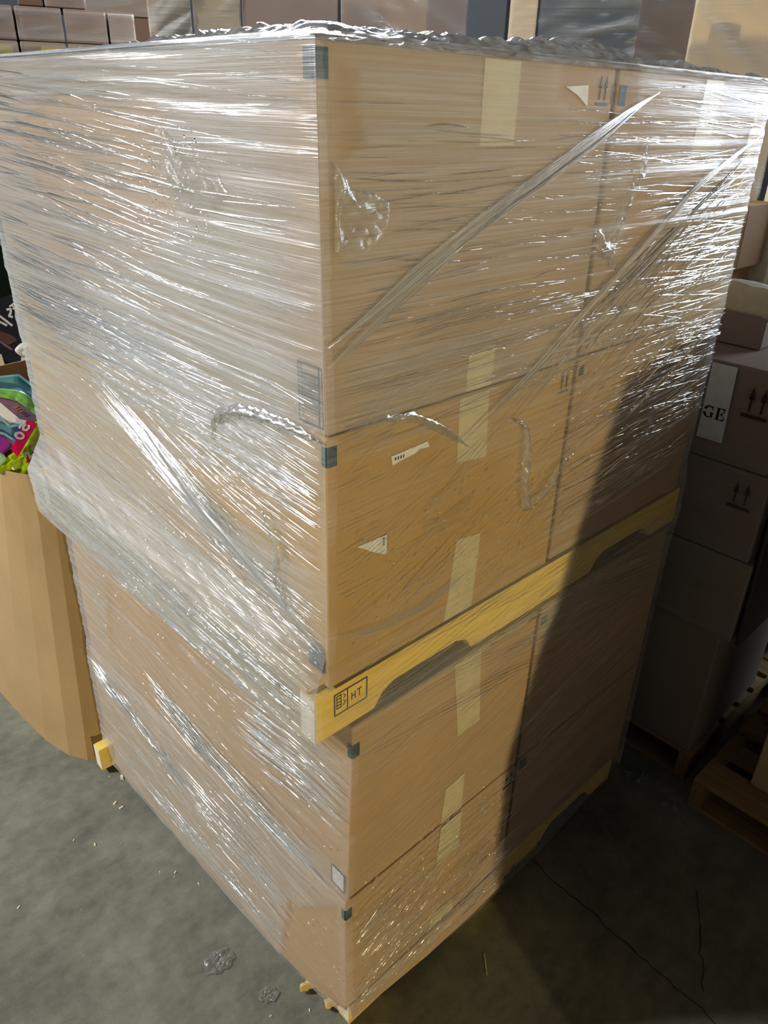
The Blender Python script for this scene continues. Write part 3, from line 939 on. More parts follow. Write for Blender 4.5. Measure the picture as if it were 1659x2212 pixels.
def sparkle(S, P, N, num, a0, a1, z0, z1, slope, sj):
    for _ in range(num):
        L = random.uniform(0.003, 0.012)
        crease(S, P, N, random.uniform(a0, a1), random.uniform(z0, z1), L, random.gauss(slope, sj), random.uniform(0.0012, 0.0028), random.uniform(0.3, 0.8), 0.004, 1.22, 0.0, random.uniform(1.0, 3.0))
sparkle(SL, LP, NL, 260, 0.0, 1.1, 0.12, 0.9, 0.1, 0.3)
sparkle(SL, LP, NL, 220, 0.0, 0.7, 1.00, 1.25, 0.1, 0.3)
sparkle(SL, LP, NL, 120, 0.25, 0.45, 1.82, 1.98, 0.8, 0.3)
sparkle(SR, RP, NR, 380, 0.05, 0.55, 0.12, 0.55, 0.65, 0.25)
sparkle(SR, RP, NR, 220, 0.05, 0.55, 1.18, 1.45, 0.65, 0.25)
SL.build('film_crease', 'film_crease', FILM, 'stuff')
SR.build('film_crease', 'film_crease', FILM, 'stuff')

def ribbon(pts, P, N, width, lay, name='film_rope', nprof=15, amp=0.0016, off=0.0085, crumple=0.0, widths=None, mat='film_rope'):
    """gathered rope or loose tail of film following pts (face coordinates)"""
    S = Strips()
    fine = []
    pv = [Vector((*p, 0)) for p in pts]
    for i in range(len(pv) - 1):
        k = max(2, int((pv[i + 1] - pv[i]).length / (0.006 if crumple else 0.012)))
        for q in range(k):
            c = pv[i].lerp(pv[i + 1], q / k)
            fine.append(c)
    fine.append(pv[-1])
    for _ in range(3):
        g2 = fine[:]
        for i in range(1, len(fine) - 1):
            g2[i] = (fine[i - 1] + fine[i] * 2 + fine[i + 1]) / 4
        fine = g2
    pr_ = []
    for i in range(nprof):
        u = i / (nprof - 1) - 0.5
        pr_.append((u * width, max(0.0, amp * (1.2 + random.uniform(-1, 1)) * (1 - (2 * u) ** 4))))
    S.add([P(c.x, c.y, off) for c in fine], N, pr_, lay, taper=True, jitter=crumple)
    return S.build(name, mat, FILM)

ribbon([(0.002, 1.728), (0.085, 1.765), (0.173, 1.809), (0.268, 1.852), (0.37, 1.894), (0.48, 1.937), (0.6, 1.987), (0.702, 2.03), (0.758, 2.049)], RP, NR, 0.026, 0.62)
ribbon([(0.0, 1.70), (0.12, 1.765), (0.26, 1.835)], RP, NR, 0.014, 0.35)
ribbon([(1.225, 1.985), (0.966, 1.892), (0.676, 1.725), (0.483, 1.609), (0.282, 1.51)], RP, NR, 0.018, 0.55)
ribbon([(1.23, 1.93), (1.0, 1.86), (0.75, 1.72), (0.56, 1.60), (0.40, 1.50)], RP, NR, 0.010, 0.35)
ribbon([(0.60, 1.462), (0.50, 1.40), (0.37, 1.334), (0.22, 1.285), (0.123, 1.255), (0.006, 1.212)], LP, NL, 0.024, 0.62)
ribbon([(0.74, 1.47), (0.62, 1.43), (0.52, 1.376), (0.37, 1.325)], LP, NL, 0.016, 0.35)
ribbon([(0.30, 1.500), (0.292, 1.535), (0.258, 1.560), (0.201, 1.581), (0.136, 1.590), (0.066, 1.593), (0.004, 1.592)], LP, NL, 0.024, 0.60, 'film_tail', 9, 0.004, 0.010, 0.0022)
ribbon([(0.734, 1.975), (0.726, 1.916), (0.690, 1.864), (0.668, 1.826), (0.66, 1.80), (0.69, 1.757)], RP, NR, 0.028, 0.18, 'film_tail', 9, 0.005, 0.012, 0.0030)
ribbon([(0.60, 1.84), (0.63, 1.80), (0.66, 1.79), (0.68, 1.80)], RP, NR, 0.03, 0.14, 'film_tail', 9, 0.005, 0.012, 0.003)
ribbon([(0.431, 1.52), (0.462, 1.505), (0.478, 1.45), (0.481, 1.378), (0.500, 1.316), (0.552, 1.334), (0.605, 1.381), (0.651, 1.398)], RP, NR, 0.024, 0.22, 'film_tail', 9, 0.005, 0.012, 0.0026)
ribbon([(0.034, 1.603), (0.088, 1.604), (0.167, 1.592), (0.244, 1.549), (0.307, 1.503)], RP, NR, 0.016, 0.20, 'film_tail', 9, 0.003, 0.010, 0.0015)
ribbon([(0.95, 1.43), (0.96, 1.38), (0.945, 1.33)], RP, NR, 0.03, 0.22, 'film_tail', 9, 0.004, 0.010, 0.003)
ribbon([(0.01, 1.24), (0.10, 1.215), (0.22, 1.206), (0.34, 1.235)], RP, NR, 0.016, 0.18, 'film_rope')
ribbon([(0.16, 1.42), (0.12, 1.36), (0.13, 1.30), (0.10, 1.25)], LP, NL, 0.018, 0.35, 'film_tail', 9, 0.003, 0.009, 0.0025)
def patch(poly, P, N, lay, amp, seed, lc=0.006, la=0.012, slope=0.6):
    """irregular crumpled film patch: outline in face coordinates"""
    cx = sum(p[0] for p in poly) / len(poly)
    cz = sum(p[1] for p in poly) / len(poly)
    out = []
    for i in range(len(poly)):
        a, b = poly[i], poly[(i + 1) % len(poly)]
        for q in range(8):
            out.append((a[0] + (b[0] - a[0]) * q / 8 + random.uniform(-0.0015, 0.0015), a[1] + (b[1] - a[1]) * q / 8 + random.uniform(-0.0015, 0.0015)))
    out.append(out[0])
    nr, nt = 26, len(out)
    ext = max(max(abs(p[0] - cx), abs(p[1] - cz)) for p in poly) * 1.05
    fg = 160
    F = fieldgen(fg, fg, 2 * ext / fg, 2 * ext / fg, lc, la, slope, seed)
    F2 = fieldgen(fg, fg, 2 * ext / fg, 2 * ext / fg, lc, la, -1.2 * slope, seed + 1)
    Pm = np.zeros((nr, nt, 3)); UVm = np.zeros((nr, nt, 2)); Lm = np.zeros((nr, nt))
    for r in range(nr):
        k = (r + 0.01) / (nr - 1)
        for t_ in range(nt):
            u, w = cx + (out[t_][0] - cx) * k, cz + (out[t_][1] - cz) * k
            iu = min(fg - 1, max(0, int((u - cx + ext) / (2 * ext) * fg)))
            iw = min(fg - 1, max(0, int((w - cz + ext) / (2 * ext) * fg)))
            h = amp * (abs(F[iw, iu]) + 0.7 * abs(F2[iw, iu])) * min(1.0, (1 - k) * 6 + 0.25)
            Pm[r, t_] = P(u, w, 0.0085 + h)
            UVm[r, t_] = (u, w)
            Lm[r, t_] = lay * (0.6 + 0.4 * abs(F[iw, iu]))
    return grid_mesh('film_tail', Pm, UVm, np.clip(Lm, 0.02, 0.6), 'film_rope', FILM)
patch([(0.016, 1.955), (0.030, 1.925), (0.055, 1.918), (0.080, 1.915), (0.107, 1.903), (0.108, 1.885), (0.099, 1.865), (0.067, 1.844), (0.030, 1.840), (0.014, 1.85)], RP, NR, 0.30, 0.0030, 501)
patch([(0.20, 1.385), (0.25, 1.378), (0.30, 1.390), (0.345, 1.40), (0.33, 1.365), (0.28, 1.345), (0.22, 1.352)], RP, NR, 0.05, 0.0022, 502)
patch([(0.385, 1.975), (0.36, 1.985), (0.33, 1.955), (0.22, 1.93), (0.19, 1.90), (0.25, 1.875), (0.33, 1.865), (0.385, 1.90)], LP, NL, 0.12, 0.0016, 503, 0.003, 0.014, 0.9)
patch([(0.10, 1.235), (0.02, 1.225), (0.015, 1.165), (0.09, 1.17)], LP, NL, 0.10, 0.0014, 504)

# ------------------------------------------------------------------ generic stacked cartons
def std_carton(label, x0, x1, y0, y1, z0, z1, mat, group=None, origin=(0, 0, 0), rz=0.0, name='cardboard_carton', tape_on=None, jig=0.006):
    j = lambda: random.uniform(-jig, jig)
    c = empty(name, origin, rz, label, 'carton', group)
    pts = []
    for z in (z0, z1):
        pts += [(x0 + j(), y0 + j(), z), (x1 + j(), y0 + j(), z), (x1 + j(), y1 + j(), z), (x0 + j(), y1 + j(), z)]
    link('carton_body', hexa('carton_body', pts, 0.004, 2), mat, c)
    if tape_on == 'front':
        xm = (x0 + x1) / 2
        on_right('tape_strip', rect(xm - 0.03, z1 - 0.10, xm + 0.03, z1 - 0.002), y0 - jig - 0.0002, 'tape', c)
    if tape_on == 'top':
        ym = (y0 + y1) / 2
        link('tape_strip', boxm('tape_strip', x0 + 0.01, x1 - 0.01, ym - 0.03, ym + 0.03, z1 + 0.0002, z1 + 0.001, 0), 'tape', c)
    return c

def small_pallet(label, x0, x1, y0, y1, mx='old_x', my='old_y', group=None, origin=None, rz=0):
    p = make_pallet(label, group, mx, my, x0, x1, y0, y1, 0.0, 0.125, False, mx)
    if origin:
        p.location = origin
        p.rotation_euler = (0, 0, rz)
    return p

# ---- stack standing right behind the load on the right
small_pallet('aged dark pallet under the stack with the GE label', 1.42, 2.255, -0.17, 0.95)
GS = 'cartons of the dark stack to the right'
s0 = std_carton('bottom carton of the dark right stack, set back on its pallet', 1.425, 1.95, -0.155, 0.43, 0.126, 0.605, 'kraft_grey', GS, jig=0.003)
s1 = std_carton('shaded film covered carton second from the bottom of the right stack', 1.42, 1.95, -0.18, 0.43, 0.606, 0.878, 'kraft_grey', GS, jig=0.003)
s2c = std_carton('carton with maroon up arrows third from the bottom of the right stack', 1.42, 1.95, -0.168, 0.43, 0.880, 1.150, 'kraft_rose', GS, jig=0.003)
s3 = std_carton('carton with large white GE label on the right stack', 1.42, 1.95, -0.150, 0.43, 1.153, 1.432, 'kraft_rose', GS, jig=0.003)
prn_l('printed_arrows', s3, [[(-0.050 - (a - 0), b) for a, b in pl] for pl in [[(q[0], q[1]) for q in pl2] for pl2 in arrows(0.0, 1.300, 0.085)]], 1.4165, 'maroon_ink')
prn_l('printed_arrows', s2c, [[(-0.075 - a, b) for a, b in pl] for pl in arrows(0.0, 1.035, 0.080)], 1.4165, 'maroon_ink')
on_left('white_label', [(0.065, 1.425), (-0.005, 1.425), (-0.012, 1.208), (0.062, 1.208)], 1.4166, 'paper', s3)
def letters_ge(y, z, s):
    """stencil G and E with slab serifs; y falls from left to right in view"""
    out = []
    R = 0.5
    arc = [math.radians(a) for a in range(55, 310, 15)]
    for seg in (arc[:8], arc[9:]):
        outer = [(0.42 + 0.42 * math.cos(a), 0.5 + R * math.sin(a)) for a in seg]
        inner = [(0.44 + 0.20 * math.cos(a), 0.5 + 0.40 * math.sin(a)) for a in seg[::-1]]
        out.append(outer + inner)
    out.append(rect(0.62, 0.05, 0.80, 0.46))
    out.append(rect(0.54, 0.40, 0.90, 0.47))
    out.append([(0.60, 0.93), (0.70, 0.78), (0.74, 0.66), (0.78, 0.66), (0.78, 0.99), (0.74, 0.99)])
    e = 1.05
    out.append(rect(e + 0.06, 0.06, e + 0.26, 0.94))
    out.append(rect(e, 0.0, e + 0.32, 0.07)); out.append(rect(e, 0.93, e + 0.32, 1.0))
    out.append([(e + 0.36, 0.0), (e + 0.70, 0.0), (e + 0.74, 0.34), (e + 0.68, 0.34), (e + 0.58, 0.10), (e + 0.36, 0.08)])
    out.append([(e + 0.36, 0.92), (e + 0.56, 0.90), (e + 0.64, 0.68), (e + 0.70, 0.68), (e + 0.68, 1.0), (e + 0.36, 1.0)])
    out.append([(e + 0.34, 0.46), (e + 0.46, 0.46), (e + 0.50, 0.30), (e + 0.54, 0.30), (e + 0.54, 0.74), (e + 0.50, 0.74), (e + 0.46, 0.56), (e + 0.34, 0.56)])
    return [[(y - a * s, z + b * s) for a, b in pl] for pl in out]
prn_l('label_lettering', s3, [pl[::-1] for pl in letters_ge(0.060, 1.270, 0.035)], 1.4158, 'black_ink')
bf = link('black_film_cover', hexa('black_film_cover', [(1.428, -0.206, 0.60), (1.96, -0.206, 0.60), (1.96, -0.196, 0.60), (1.428, -0.196, 0.60), (1.428, -0.184, 1.43), (1.96, -0.184, 1.43), (1.96, -0.174, 1.43), (1.428, -0.174, 1.43)], 0.002, 1), 'black_film')
tag(bf, 'dark shiny film hanging on the side of the right stack', 'film')

# film over the right stack's visible faces
RS = empty('stretch_film', (0.6, 0.6, 0.0), 0, 'thin clear film stretched across the dark right stack', 'stretch film')
n1, n2 = 40, 200
s2 = np.linspace(0, 1, n1)[None, :] * np.ones((n2, 1))
z2 = (0.60 + 0.62 * np.linspace(0, 1, n2))[:, None] * np.ones((1, n1))
f1 = fieldgen(n2, n1, 0.003, 0.015, 0.006, 0.12, 0.05, 41)
yv = -0.186 + 0.62 * s2
P = np.stack([1.410 - 0.0012 * f1, yv, z2], -1)
grid_mesh('film_sheet', P, np.stack([yv, z2], -1), np.clip(0.05 + 0.02 * f1, 0.02, 0.3), 'film_left', RS)

# ---- things on and behind the right stack
GB = 'cartons behind the right stack'
oc = std_carton('small open carton lying on the right stack under a cream flap', 1.60, 1.78, 0.02, 0.33, 1.434, 1.530, 'kraft_rose', GB, jig=0.003)
flap_pts = []
nfl = 14
v, f = [], []
for i in range(nfl):
    u = i / (nfl - 1)
    for k in range(5):
        w = k / 4
        x = 1.575 + 0.02 * w
        y = 0.36 - 0.46 * u
        z = 1.60 - 0.085 * w + 0.05 * (1 - u) ** 2 * (1 - w) + 0.003 * math.sin(u * 40 + w * 5)
        v.append((x + 0.010 * math.sin(u * 3.0), y, z))
    if i:
        for k in range(4):
            a = (i - 1) * 5 + k
            f.append((a, a + 1, a + 6, a + 5))
fm = mesh('carton_flap', v, f, True)
fo = link('carton_flap', fm, 'cream', oc)
md = fo.modifiers.new('thickness', 'SOLIDIFY')
md.thickness = 0.004
md.offset = 0
# white plastic bag behind it
def blob(name, loc, size, mat, label, cat, amp=0.18, seed=0, group=None, parent=None, seg=28):
    bm = bmesh.new()
    bmesh.ops.create_icosphere(bm, subdivisions=4, radius=1.0)
    from mathutils import noise as mn
    for q in bm.verts:
        n = mn.noise(q.co * 1.7 + Vector((seed, seed * 2, 0))) + 0.5 * mn.noise(q.co * 4.1 + Vector((0, seed, 3)))
        q.co *= 1 + amp * n
        q.co = Vector((q.co.x * size[0], q.co.y * size[1], q.co.z * size[2]))
    zmin = min(q.co.z for q in bm.verts)
    for q in bm.verts:
        q.co.z -= zmin
    me = bpy.data.meshes.new(name)
    bm.to_mesh(me)
    bm.free()
    me.polygons.foreach_set('use_smooth', [True] * len(me.polygons))
    o = link(name, me, mat, parent, loc)
    if parent is None:
        tag(o, label, cat, group)
    return o
blob('plastic_bag', (1.93, 0.16, 1.434), (0.10, 0.22, 0.055), 'paper', 'crumpled white plastic bag lying on the right stack', 'bag', 0.3, 5)

# column of two narrow cartons with a bolted cream post behind
cp = empty('rack_post', (2.30, 0.34, 0), 0, 'cream wooden rack post with bolts at the right edge', 'post')
link('upright', boxm('upright', -0.03, 0.03, -0.035, 0.035, 0.0, 2.25, 0.003, 1), 'cream', cp)
for k, zc in enumerate((1.80, 1.84, 1.96, 2.03)):
    bm = bmesh.new()
    bmesh.ops.create_cone(bm, cap_ends=True, segments=12, radius1=0.007 if k > 1 else 0.004, radius2=0.005 if k > 1 else 0.003, depth=0.006, matrix=Matrix.Translation((-0.033, 0.012 - 0.02 * (k % 2), zc)) @ Matrix.Rotation(-math.pi / 2, 4, 'Y'))
    me = bpy.data.meshes.new('bolt')
    bm.to_mesh(me)
    bm.free()
    link('bolt', me, 'steel' if k > 1 else 'black_ink', cp)
std_carton('upright tan carton just left of the cream rack post', 2.06, 2.26, 0.33, 0.72, 1.56, 1.765, 'kraft', GB, jig=0.003)
std_carton('tan carton beneath the one beside the cream rack post', 2.05, 2.26, 0.36, 0.74, 1.37, 1.555, 'kraft', GB, jig=0.003)
std_carton('tall plain carton carrying the two tan cartons beside the rack post', 2.0, 2.26, 0.40, 0.93, 0.126, 1.365, 'kraft_grey', GB, jig=0.003)
small_pallet('aged pallet behind the right stack under pale cartons', 2.42, 3.05, -0.27, 0.42)
std_carton('large carton behind the right stack with a white sheet on it', 2.44, 3.0, -0.25, 0.40, 0.126, 1.33, 'kraft_gold', GB, jig=0.004)
blob('white_sheet', (2.66, 0.10, 1.335), (0.22, 0.26, 0.05), 'paper', 'folded white sheet heaped on the carton behind the right stack', 'sheet', 0.2, 9)
std_carton('rose carton further behind the white sheet', 3.1, 3.6, -0.55, 0.35, 0.0, 1.52, 'kraft_rose', GB)
std_carton('amber carton on top of the rose carton at the right edge', 3.15, 3.6, -0.5, 0.30, 1.525, 1.68, 'amber', GB)
std_carton('pale stained carton above the amber one at the right edge', 3.2, 3.7, -0.5, 0.34, 1.685, 1.95, 'kraft_pale', GB)

# ---- pallet with a tall box in the right foreground shade
small_pallet('aged wooden pallet in the shadow at the lower right', 1.335, 2.38, -1.45, -0.225, 'old_x', 'old_y')
std_carton('tall beige carton on the pallet in the lower right shadow', 1.44, 2.36, -1.42, -0.355, 0.127, 1.95, 'kraft_pale', None, jig=0.004)

# ---- unseen stack added behind the photographer to throw the shadow across the right face
small_pallet('unseen pallet added under the shadow casting cartons behind the photographer', 0.02, 1.25, -3.2, -1.95)
std_carton('unseen carton added behind the photographer to cast the shadow on the right', -0.033, 1.25, -3.2, -1.92, 0.127, 0.68, 'kraft_grey', None, jig=0.0)
lean = empty('cardboard_carton', (0, 0, 0), 0, 'unseen leaning carton added behind the photographer to slant the shadow edge', 'carton')
link('carton_body', hexa('carton_body', [(-0.033, -1.92, 0.682), (1.25, -1.92, 0.682), (1.25, -3.2, 0.682), (-0.033, -3.2, 0.682), (0.15, -1.92, 1.38), (1.28, -1.92, 1.38), (1.28, -3.2, 1.38), (0.15, -3.2, 1.38)], 0.003, 1), 'kraft_grey', lean)

# ------------------------------------------------------------------ gaylord bin on the left with loose goods
gb = empty('gaylord_box', (0.4, 1.8, 0.0), 0, 'tall open octagonal cardboard bin full of colourful packages', 'bin')
GO = Vector((0.4, 1.8, 0))
bot = [(0.40, 1.252), (-0.02, 1.248), (-0.052, 1.268), (-0.091, 1.331), (-0.123, 1.453), (-0.141, 1.623), (-0.156, 1.82), (-0.14, 2.08), (0.02, 2.30), (0.50, 2.36), (0.95, 2.32), (1.05, 1.85), (0.98, 1.28)]
top = [(0.40, 1.262), (0.06, 1.268), (0.02, 1.292), (-0.015, 1.318), (-0.045, 1.365), (-0.071, 1.421), (-0.10, 1.70), (-0.06, 2.06), (0.10, 2.28), (0.50, 2.34), (0.92, 2.30), (1.0, 1.85), (0.95, 1.29)]
ztop = [1.06] * 6 + [1.06, 1.08, 1.10, 1.10, 1.09, 1.07, 1.06]
n = len(bot)
for i in range(n):
    k = (i + 1) % n
    v, f = [], []
    rows = 8
    for r in range(rows + 1):
        u = r / rows
        for (b_, t_, zt2) in ((bot[i], top[i], ztop[i]), (bot[k], top[k], ztop[k])):
            v.append((b_[0] + (t_[0] - b_[0]) * u - GO.x, b_[1] + (t_[1] - b_[1]) * u - GO.y, zt2 * u))
        if r:
            a = 2 * (r - 1)
            f.append((a, a + 1, a + 3, a + 2))
    me = mesh('side_panel', v, f)
    o = link('side_panel', me, 'gaylord', gb)
    md = o.modifiers.new('thickness', 'SOLIDIFY')
    md.thickness = 0.006
    md.offset = -1
# filler level inside
link('packing_filler', hexa('packing_filler', [(-0.30, -0.40, 0.70), (0.45, -0.45, 0.70), (0.5, 0.40, 0.70), (-0.30, 0.40, 0.70), (-0.30, -0.40, 1.0), (0.45, -0.45, 1.0), (0.5, 0.40, 1.04), (-0.30, 0.40, 1.04)], 0.01, 1), 'kraft_dark', gb)

# lime bag slumped over the rim with its magenta price tags
lime = blob('plastic_bag', (0.075, 1.475, 0.93), (0.15, 0.17, 0.10), 'lime', 'shiny lime green plastic bag with magenta price tag in the bin', 'bag', 0.22, 3)
lime.rotation_euler = (0, 0, 0.3)
def panel_obj(name, origin, U, V, w, h, thick, mat, parent=None):
    return link(name, slab(name, rect(0, 0, w, h), origin, U, V, thick), mat, parent)

# goods lie on a slope inside the bin: frame origin, right and up-slope axes
FO, FU, FV = Vector((-0.02, 1.40, 1.07)), Vector((0.9487, -0.3162, 0.0)), Vector((0.1932, 0.5795, 0.7917))
FN = FU.cross(FV)
def pillow(name, poly, depth, puff, mat, parent=None, seed=0, back=0.0):
    """soft bag: outline in the slope frame, puffed towards the viewer, closed behind"""
    from mathutils import noise as mn
    cx = sum(p[0] for p in poly) / len(poly)
    cy = sum(p[1] for p in poly) / len(poly)
    fine = []
    for i in range(len(poly)):
        a, b = poly[i], poly[(i + 1) % len(poly)]
        for q in range(5):
            t_ = q / 5
            fine.append((a[0] + (b[0] - a[0]) * t_, a[1] + (b[1] - a[1]) * t_))
    for _ in range(2):
        fine = [((fine[i - 1][0] + 2 * fine[i][0] + fine[(i + 1) % len(fine)][0]) / 4, (fine[i - 1][1] + 2 * fine[i][1] + fine[(i + 1) % len(fine)][1]) / 4) for i in range(len(fine))]
    m = len(fine)
    rings = 9
    v, f = [], []
    def pt(a, b, h):
        return FO + FU * a + FV * b + FN * (h + back)
    for side in (1, -1):
        for r in range(rings):
            k = 1 - r / rings
            for (a, b) in fine:
                u, w = cx + (a - cx) * k, cy + (b - cy) * k
                h = (puff if side > 0 else -depth) * math.sqrt(max(0, 1 - k * k))
                if side > 0 and r:
                    h += puff * 0.45 * mn.noise(Vector((u * 45 + seed, w * 45, 1.3))) + puff * 0.2 * mn.noise(Vector((u * 110, w * 110 + seed, 4)))
                v.append(pt(u, w, h))
        c = len(v)
        v.append(pt(cx, cy, puff if side > 0 else -depth))
        base = 0 if side > 0 else m * rings + 1
        for r in range(rings - 1):
            for i in range(m):
                j = (i + 1) % m
                f.append((base + r * m + i, base + r * m + j, base + (r + 1) * m + j, base + (r + 1) * m + i))
        for i in range(m):
            f.append((base + (rings - 1) * m + i, base + (rings - 1) * m + (i + 1) % m, c))
    me = mesh(name, v, f, True)
    return link(name, me, mat, parent)
def fslab(name, poly, back, thick, mat, parent=None):
    return link(name, slab(name, poly[::-1] if area(poly) < 0 else poly, FO + FN * back, FU, FV, thick), mat, parent)
def area(poly):
    return 0.5 * sum(poly[i][0] * poly[(i + 1) % len(poly)][1] - poly[(i + 1) % len(poly)][0] * poly[i][1] for i in range(len(poly)))
def fprint(name, polys, back, mat, parent):
    polys = [pl[::-1] if area(pl) < 0 else pl for pl in polys]
    return link(name, multi(name, polys, FO + FN * back, FU, FV, 0.0008), mat, parent)

bpy.data.objects.remove(lime, do_unlink=True)
lb_ = empty('plastic_bag', (0, 0, 0), 0, 'shiny lime green plastic bag with magenta price tag, topmost in the bin', 'bag')
pillow('bag_body', [(-0.075, -0.01), (-0.049, 0.024), (-0.009, 0.041), (0.062, 0.131), (0.11, 0.13), (0.125, 0.02), (0.085, -0.055), (0.008, -0.042), (-0.031, -0.020)], 0.05, 0.020, 'lime', lb_, 2, -0.010)
tg = fslab('price_tag', [(-0.015, 0.042), (0.042, 0.123), (0.067, 0.109), (-0.001, 0.017)], 0.016, 0.010, 'magenta', lb_)
def ftrans(strokes, o, ax, ay, s_, w):
    out = []
    for st in strokes:
        pts = [(o[0] + ax[0] * a * s_ + ay[0] * b * s_, o[1] + ax[1] * a * s_ + ay[1] * b * s_) for a, b in st]
        out += stroke(pts, w)
    return out
five = [(0.9, 1.0), (0.2, 1.0), (0.12, 0.55), (0.55, 0.66), (0.9, 0.45), (0.8, 0.1), (0.4, -0.02), (0.08, 0.12)]
zero = [(0.5 + 0.38 * math.cos(a), 0.5 + 0.5 * math.sin(a)) for a in np.linspace(0, 2 * math.pi, 15)]
two = [(0.1, 0.75), (0.3, 1.0), (0.7, 1.0), (0.88, 0.7), (0.5, 0.35), (0.1, 0.0), (0.9, 0.0)]
d_ = Vector((0.057, 0.081)).normalized()
axx, ayy = (-d_.x, -d_.y), (d_.y, -d_.x)       # the tag lies upside down
fprint('tag_digits', ftrans([five], (0.047, 0.105), axx, (-ayy[0], -ayy[1]), 0.022, 0.006) + ftrans([zero], (0.030, 0.081), axx, (-ayy[0], -ayy[1]), 0.022, 0.006), 0.0262, 'paper', tg)
tg2 = fslab('price_tag', [(0.017, -0.001), (0.024, 0.010), (0.061, 0.039), (0.074, 0.031), (0.072, 0.019), (0.035, -0.005)], 0.012, 0.006, 'magenta', lb_)
fprint('tag_digits', ftrans([two], (0.030, 0.006), (d_.x, d_.y), (-d_.y, d_.x), 0.018, 0.005) + ftrans([zero], (0.052, 0.022), (d_.x, d_.y * 0.7), (-d_.y, d_.x), 0.018, 0.006), 0.0182, 'paper', tg2)

def tray(name, poly, back, label, group):
    t_ = empty(name, (0, 0, 0), 0, label, 'tray', group)
    fslab('tray_floor', poly, back - 0.02, 0.004, 'sky', t_)
    n_ = len(poly)
    for i in range(n_):
        a, b = poly[i], poly[(i + 1) % n_]
        for pl in stroke([a, b], 0.006):
            fslab('tray_rim', pl, back - 0.018, 0.022, 'sky', t_)
    return t_
GT = 'sky blue trays in the bin'
tray('plastic_tray', [(-0.075, 0.165), (-0.029, 0.148), (-0.007, 0.117), (0.044, 0.12), (0.025, 0.086), (0.002, 0.068), (-0.025, 0.096), (-0.075, 0.120)], 0.0, 'sky blue plastic tray between the violet package and the lime bag', GT)
tray('plastic_tray', [(0.059, -0.016), (0.087, 0.002), (0.110, -0.005), (0.100, -0.05), (0.074, -0.046), (0.062, -0.037)], 0.03, 'small sky blue tray corner at the front rim beside the film', GT)
tag(fslab('purple_pouch', [(-0.10, 0.13), (-0.045, 0.111), (-0.011, 0.067), (-0.046, 0.040), (-0.10, 0.03)], -0.035, 0.03, 'purple'), 'plain purple pouch below the blue tray in the bin', 'pouch')
tag(pillow('mint_pouch', [(-0.09, 0.050), (-0.041, 0.045), (-0.030, 0.022), (-0.052, 0.002), (-0.09, 0.0)], 0.03, 0.012, 'mint', None, 5), 'mint green crinkled pouch at the left edge of the bin', 'pouch')
vp = empty('violet_package', (0, 0, 0), 0, 'flat violet and white package with rows of coloured dots', 'package')
fslab('package_body', [(-0.08, 0.25), (0.017, 0.217), (0.084, 0.131), (0.043, 0.122), (0.035, 0.115), (-0.002, 0.118), (-0.08, 0.17)], -0.055, 0.045, 'violet', vp)
fslab('white_band', [(-0.08, 0.230), (-0.021, 0.196), (0.022, 0.140), (0.046, 0.129), (0.036, 0.118), (-0.001, 0.120), (-0.08, 0.175)], -0.0098, 0.001, 'paper', vp)
dots = []
for i in range(5):
    for k in range(3):
        a, b = 0.014 + i * 0.0062 + k * 0.0040, 0.176 - i * 0.0072 + k * 0.0012
        dots.append([(a + 0.0019 * math.cos(q), b + 0.0019 * math.sin(q)) for q in np.linspace(0, 2 * math.pi, 7)[:-1]])
fprint('printed_dots', dots[:9], -0.0096, 'orange', vp)
fprint('printed_dots', dots[9:], -0.0096, 'blue_ink', vp)
tag(pillow('green_package', [(-0.08, 0.255), (-0.002, 0.240), (0.046, 0.226), (0.105, 0.146), (0.10, 0.115), (0.075, 0.135), (0.019, 0.210), (-0.08, 0.235)], 0.05, 0.010, 'green', None, 8, -0.015), 'light green package squeezed behind the violet one', 'package')
tray('plastic_tray', [(-0.08, 0.255), (-0.014, 0.246), (0.036, 0.246), (0.059, 0.212), (0.095, 0.165), (0.12, 0.20), (0.04, 0.29), (-0.08, 0.29)], -0.05, 'large sky blue tray standing behind the green package', GT)

# black printed boxes beyond the bin
FO, FU, FV = Vector((0.35, 2.45, 1.2)), Vector((0.8838, -0.4679, 0.0)), Vector((0.1177, 0.2223, 0.9678))
FN = FU.cross(FV)
bb = empty('black_box', (0, 0, 0), 0, 'black printed box with white lettering leaning behind the bin', 'box')
fslab('box_body', [(-0.25, 0.04), (0.01, 0.125), (0.16, 0.06), (0.13, -0.25), (-0.25, -0.25)], -0.12, 0.119, 'black_card', bb)
sl = [[(0.0, 0.2), (0.05, 0.9), (0.35, 0.95), (0.4, 0.6), (0.1, 0.5)], [(0.48, 0.3), (0.55, 0.95)], [(0.9, 0.9), (0.65, 0.75), (0.7, 0.45), (0.95, 0.4)], [(1.05, 0.95), (1.05, 0.3)], [(1.3, 0.85), (1.1, 0.6), (1.35, 0.3)]]
dn = Vector((0.62, -0.78)).normalized()
fprint('white_lettering', ftrans(sl, (0.004, 0.078), dn, (-dn.y, dn.x), 0.030, 0.0065) + ftrans([[(0.0, 0.6), (0.2, 1.0), (0.5, 0.7), (0.7, 0.2), (1.0, 0.4)]], (-0.018, 0.058), dn, (-dn.y, dn.x), 0.032, 0.0085), -0.0008, 'paper', bb)
fprint('white_lettering', stroke([(-0.060, 0.070), (-0.033, 0.046), (0.006, 0.008)], 0.009) + stroke([(-0.050, 0.036), (-0.036, 0.024), (-0.014, 0.009)], 0.009), -0.0008, 'paper_grey', bb)
fprint('printed_picture', [[(-0.09, 0.01), (-0.042, -0.012), (0.0, -0.030), (0.018, -0.051), (-0.016, -0.068), (-0.05, -0.05), (-0.09, -0.03)]], -0.0008, 'brown_print', bb)
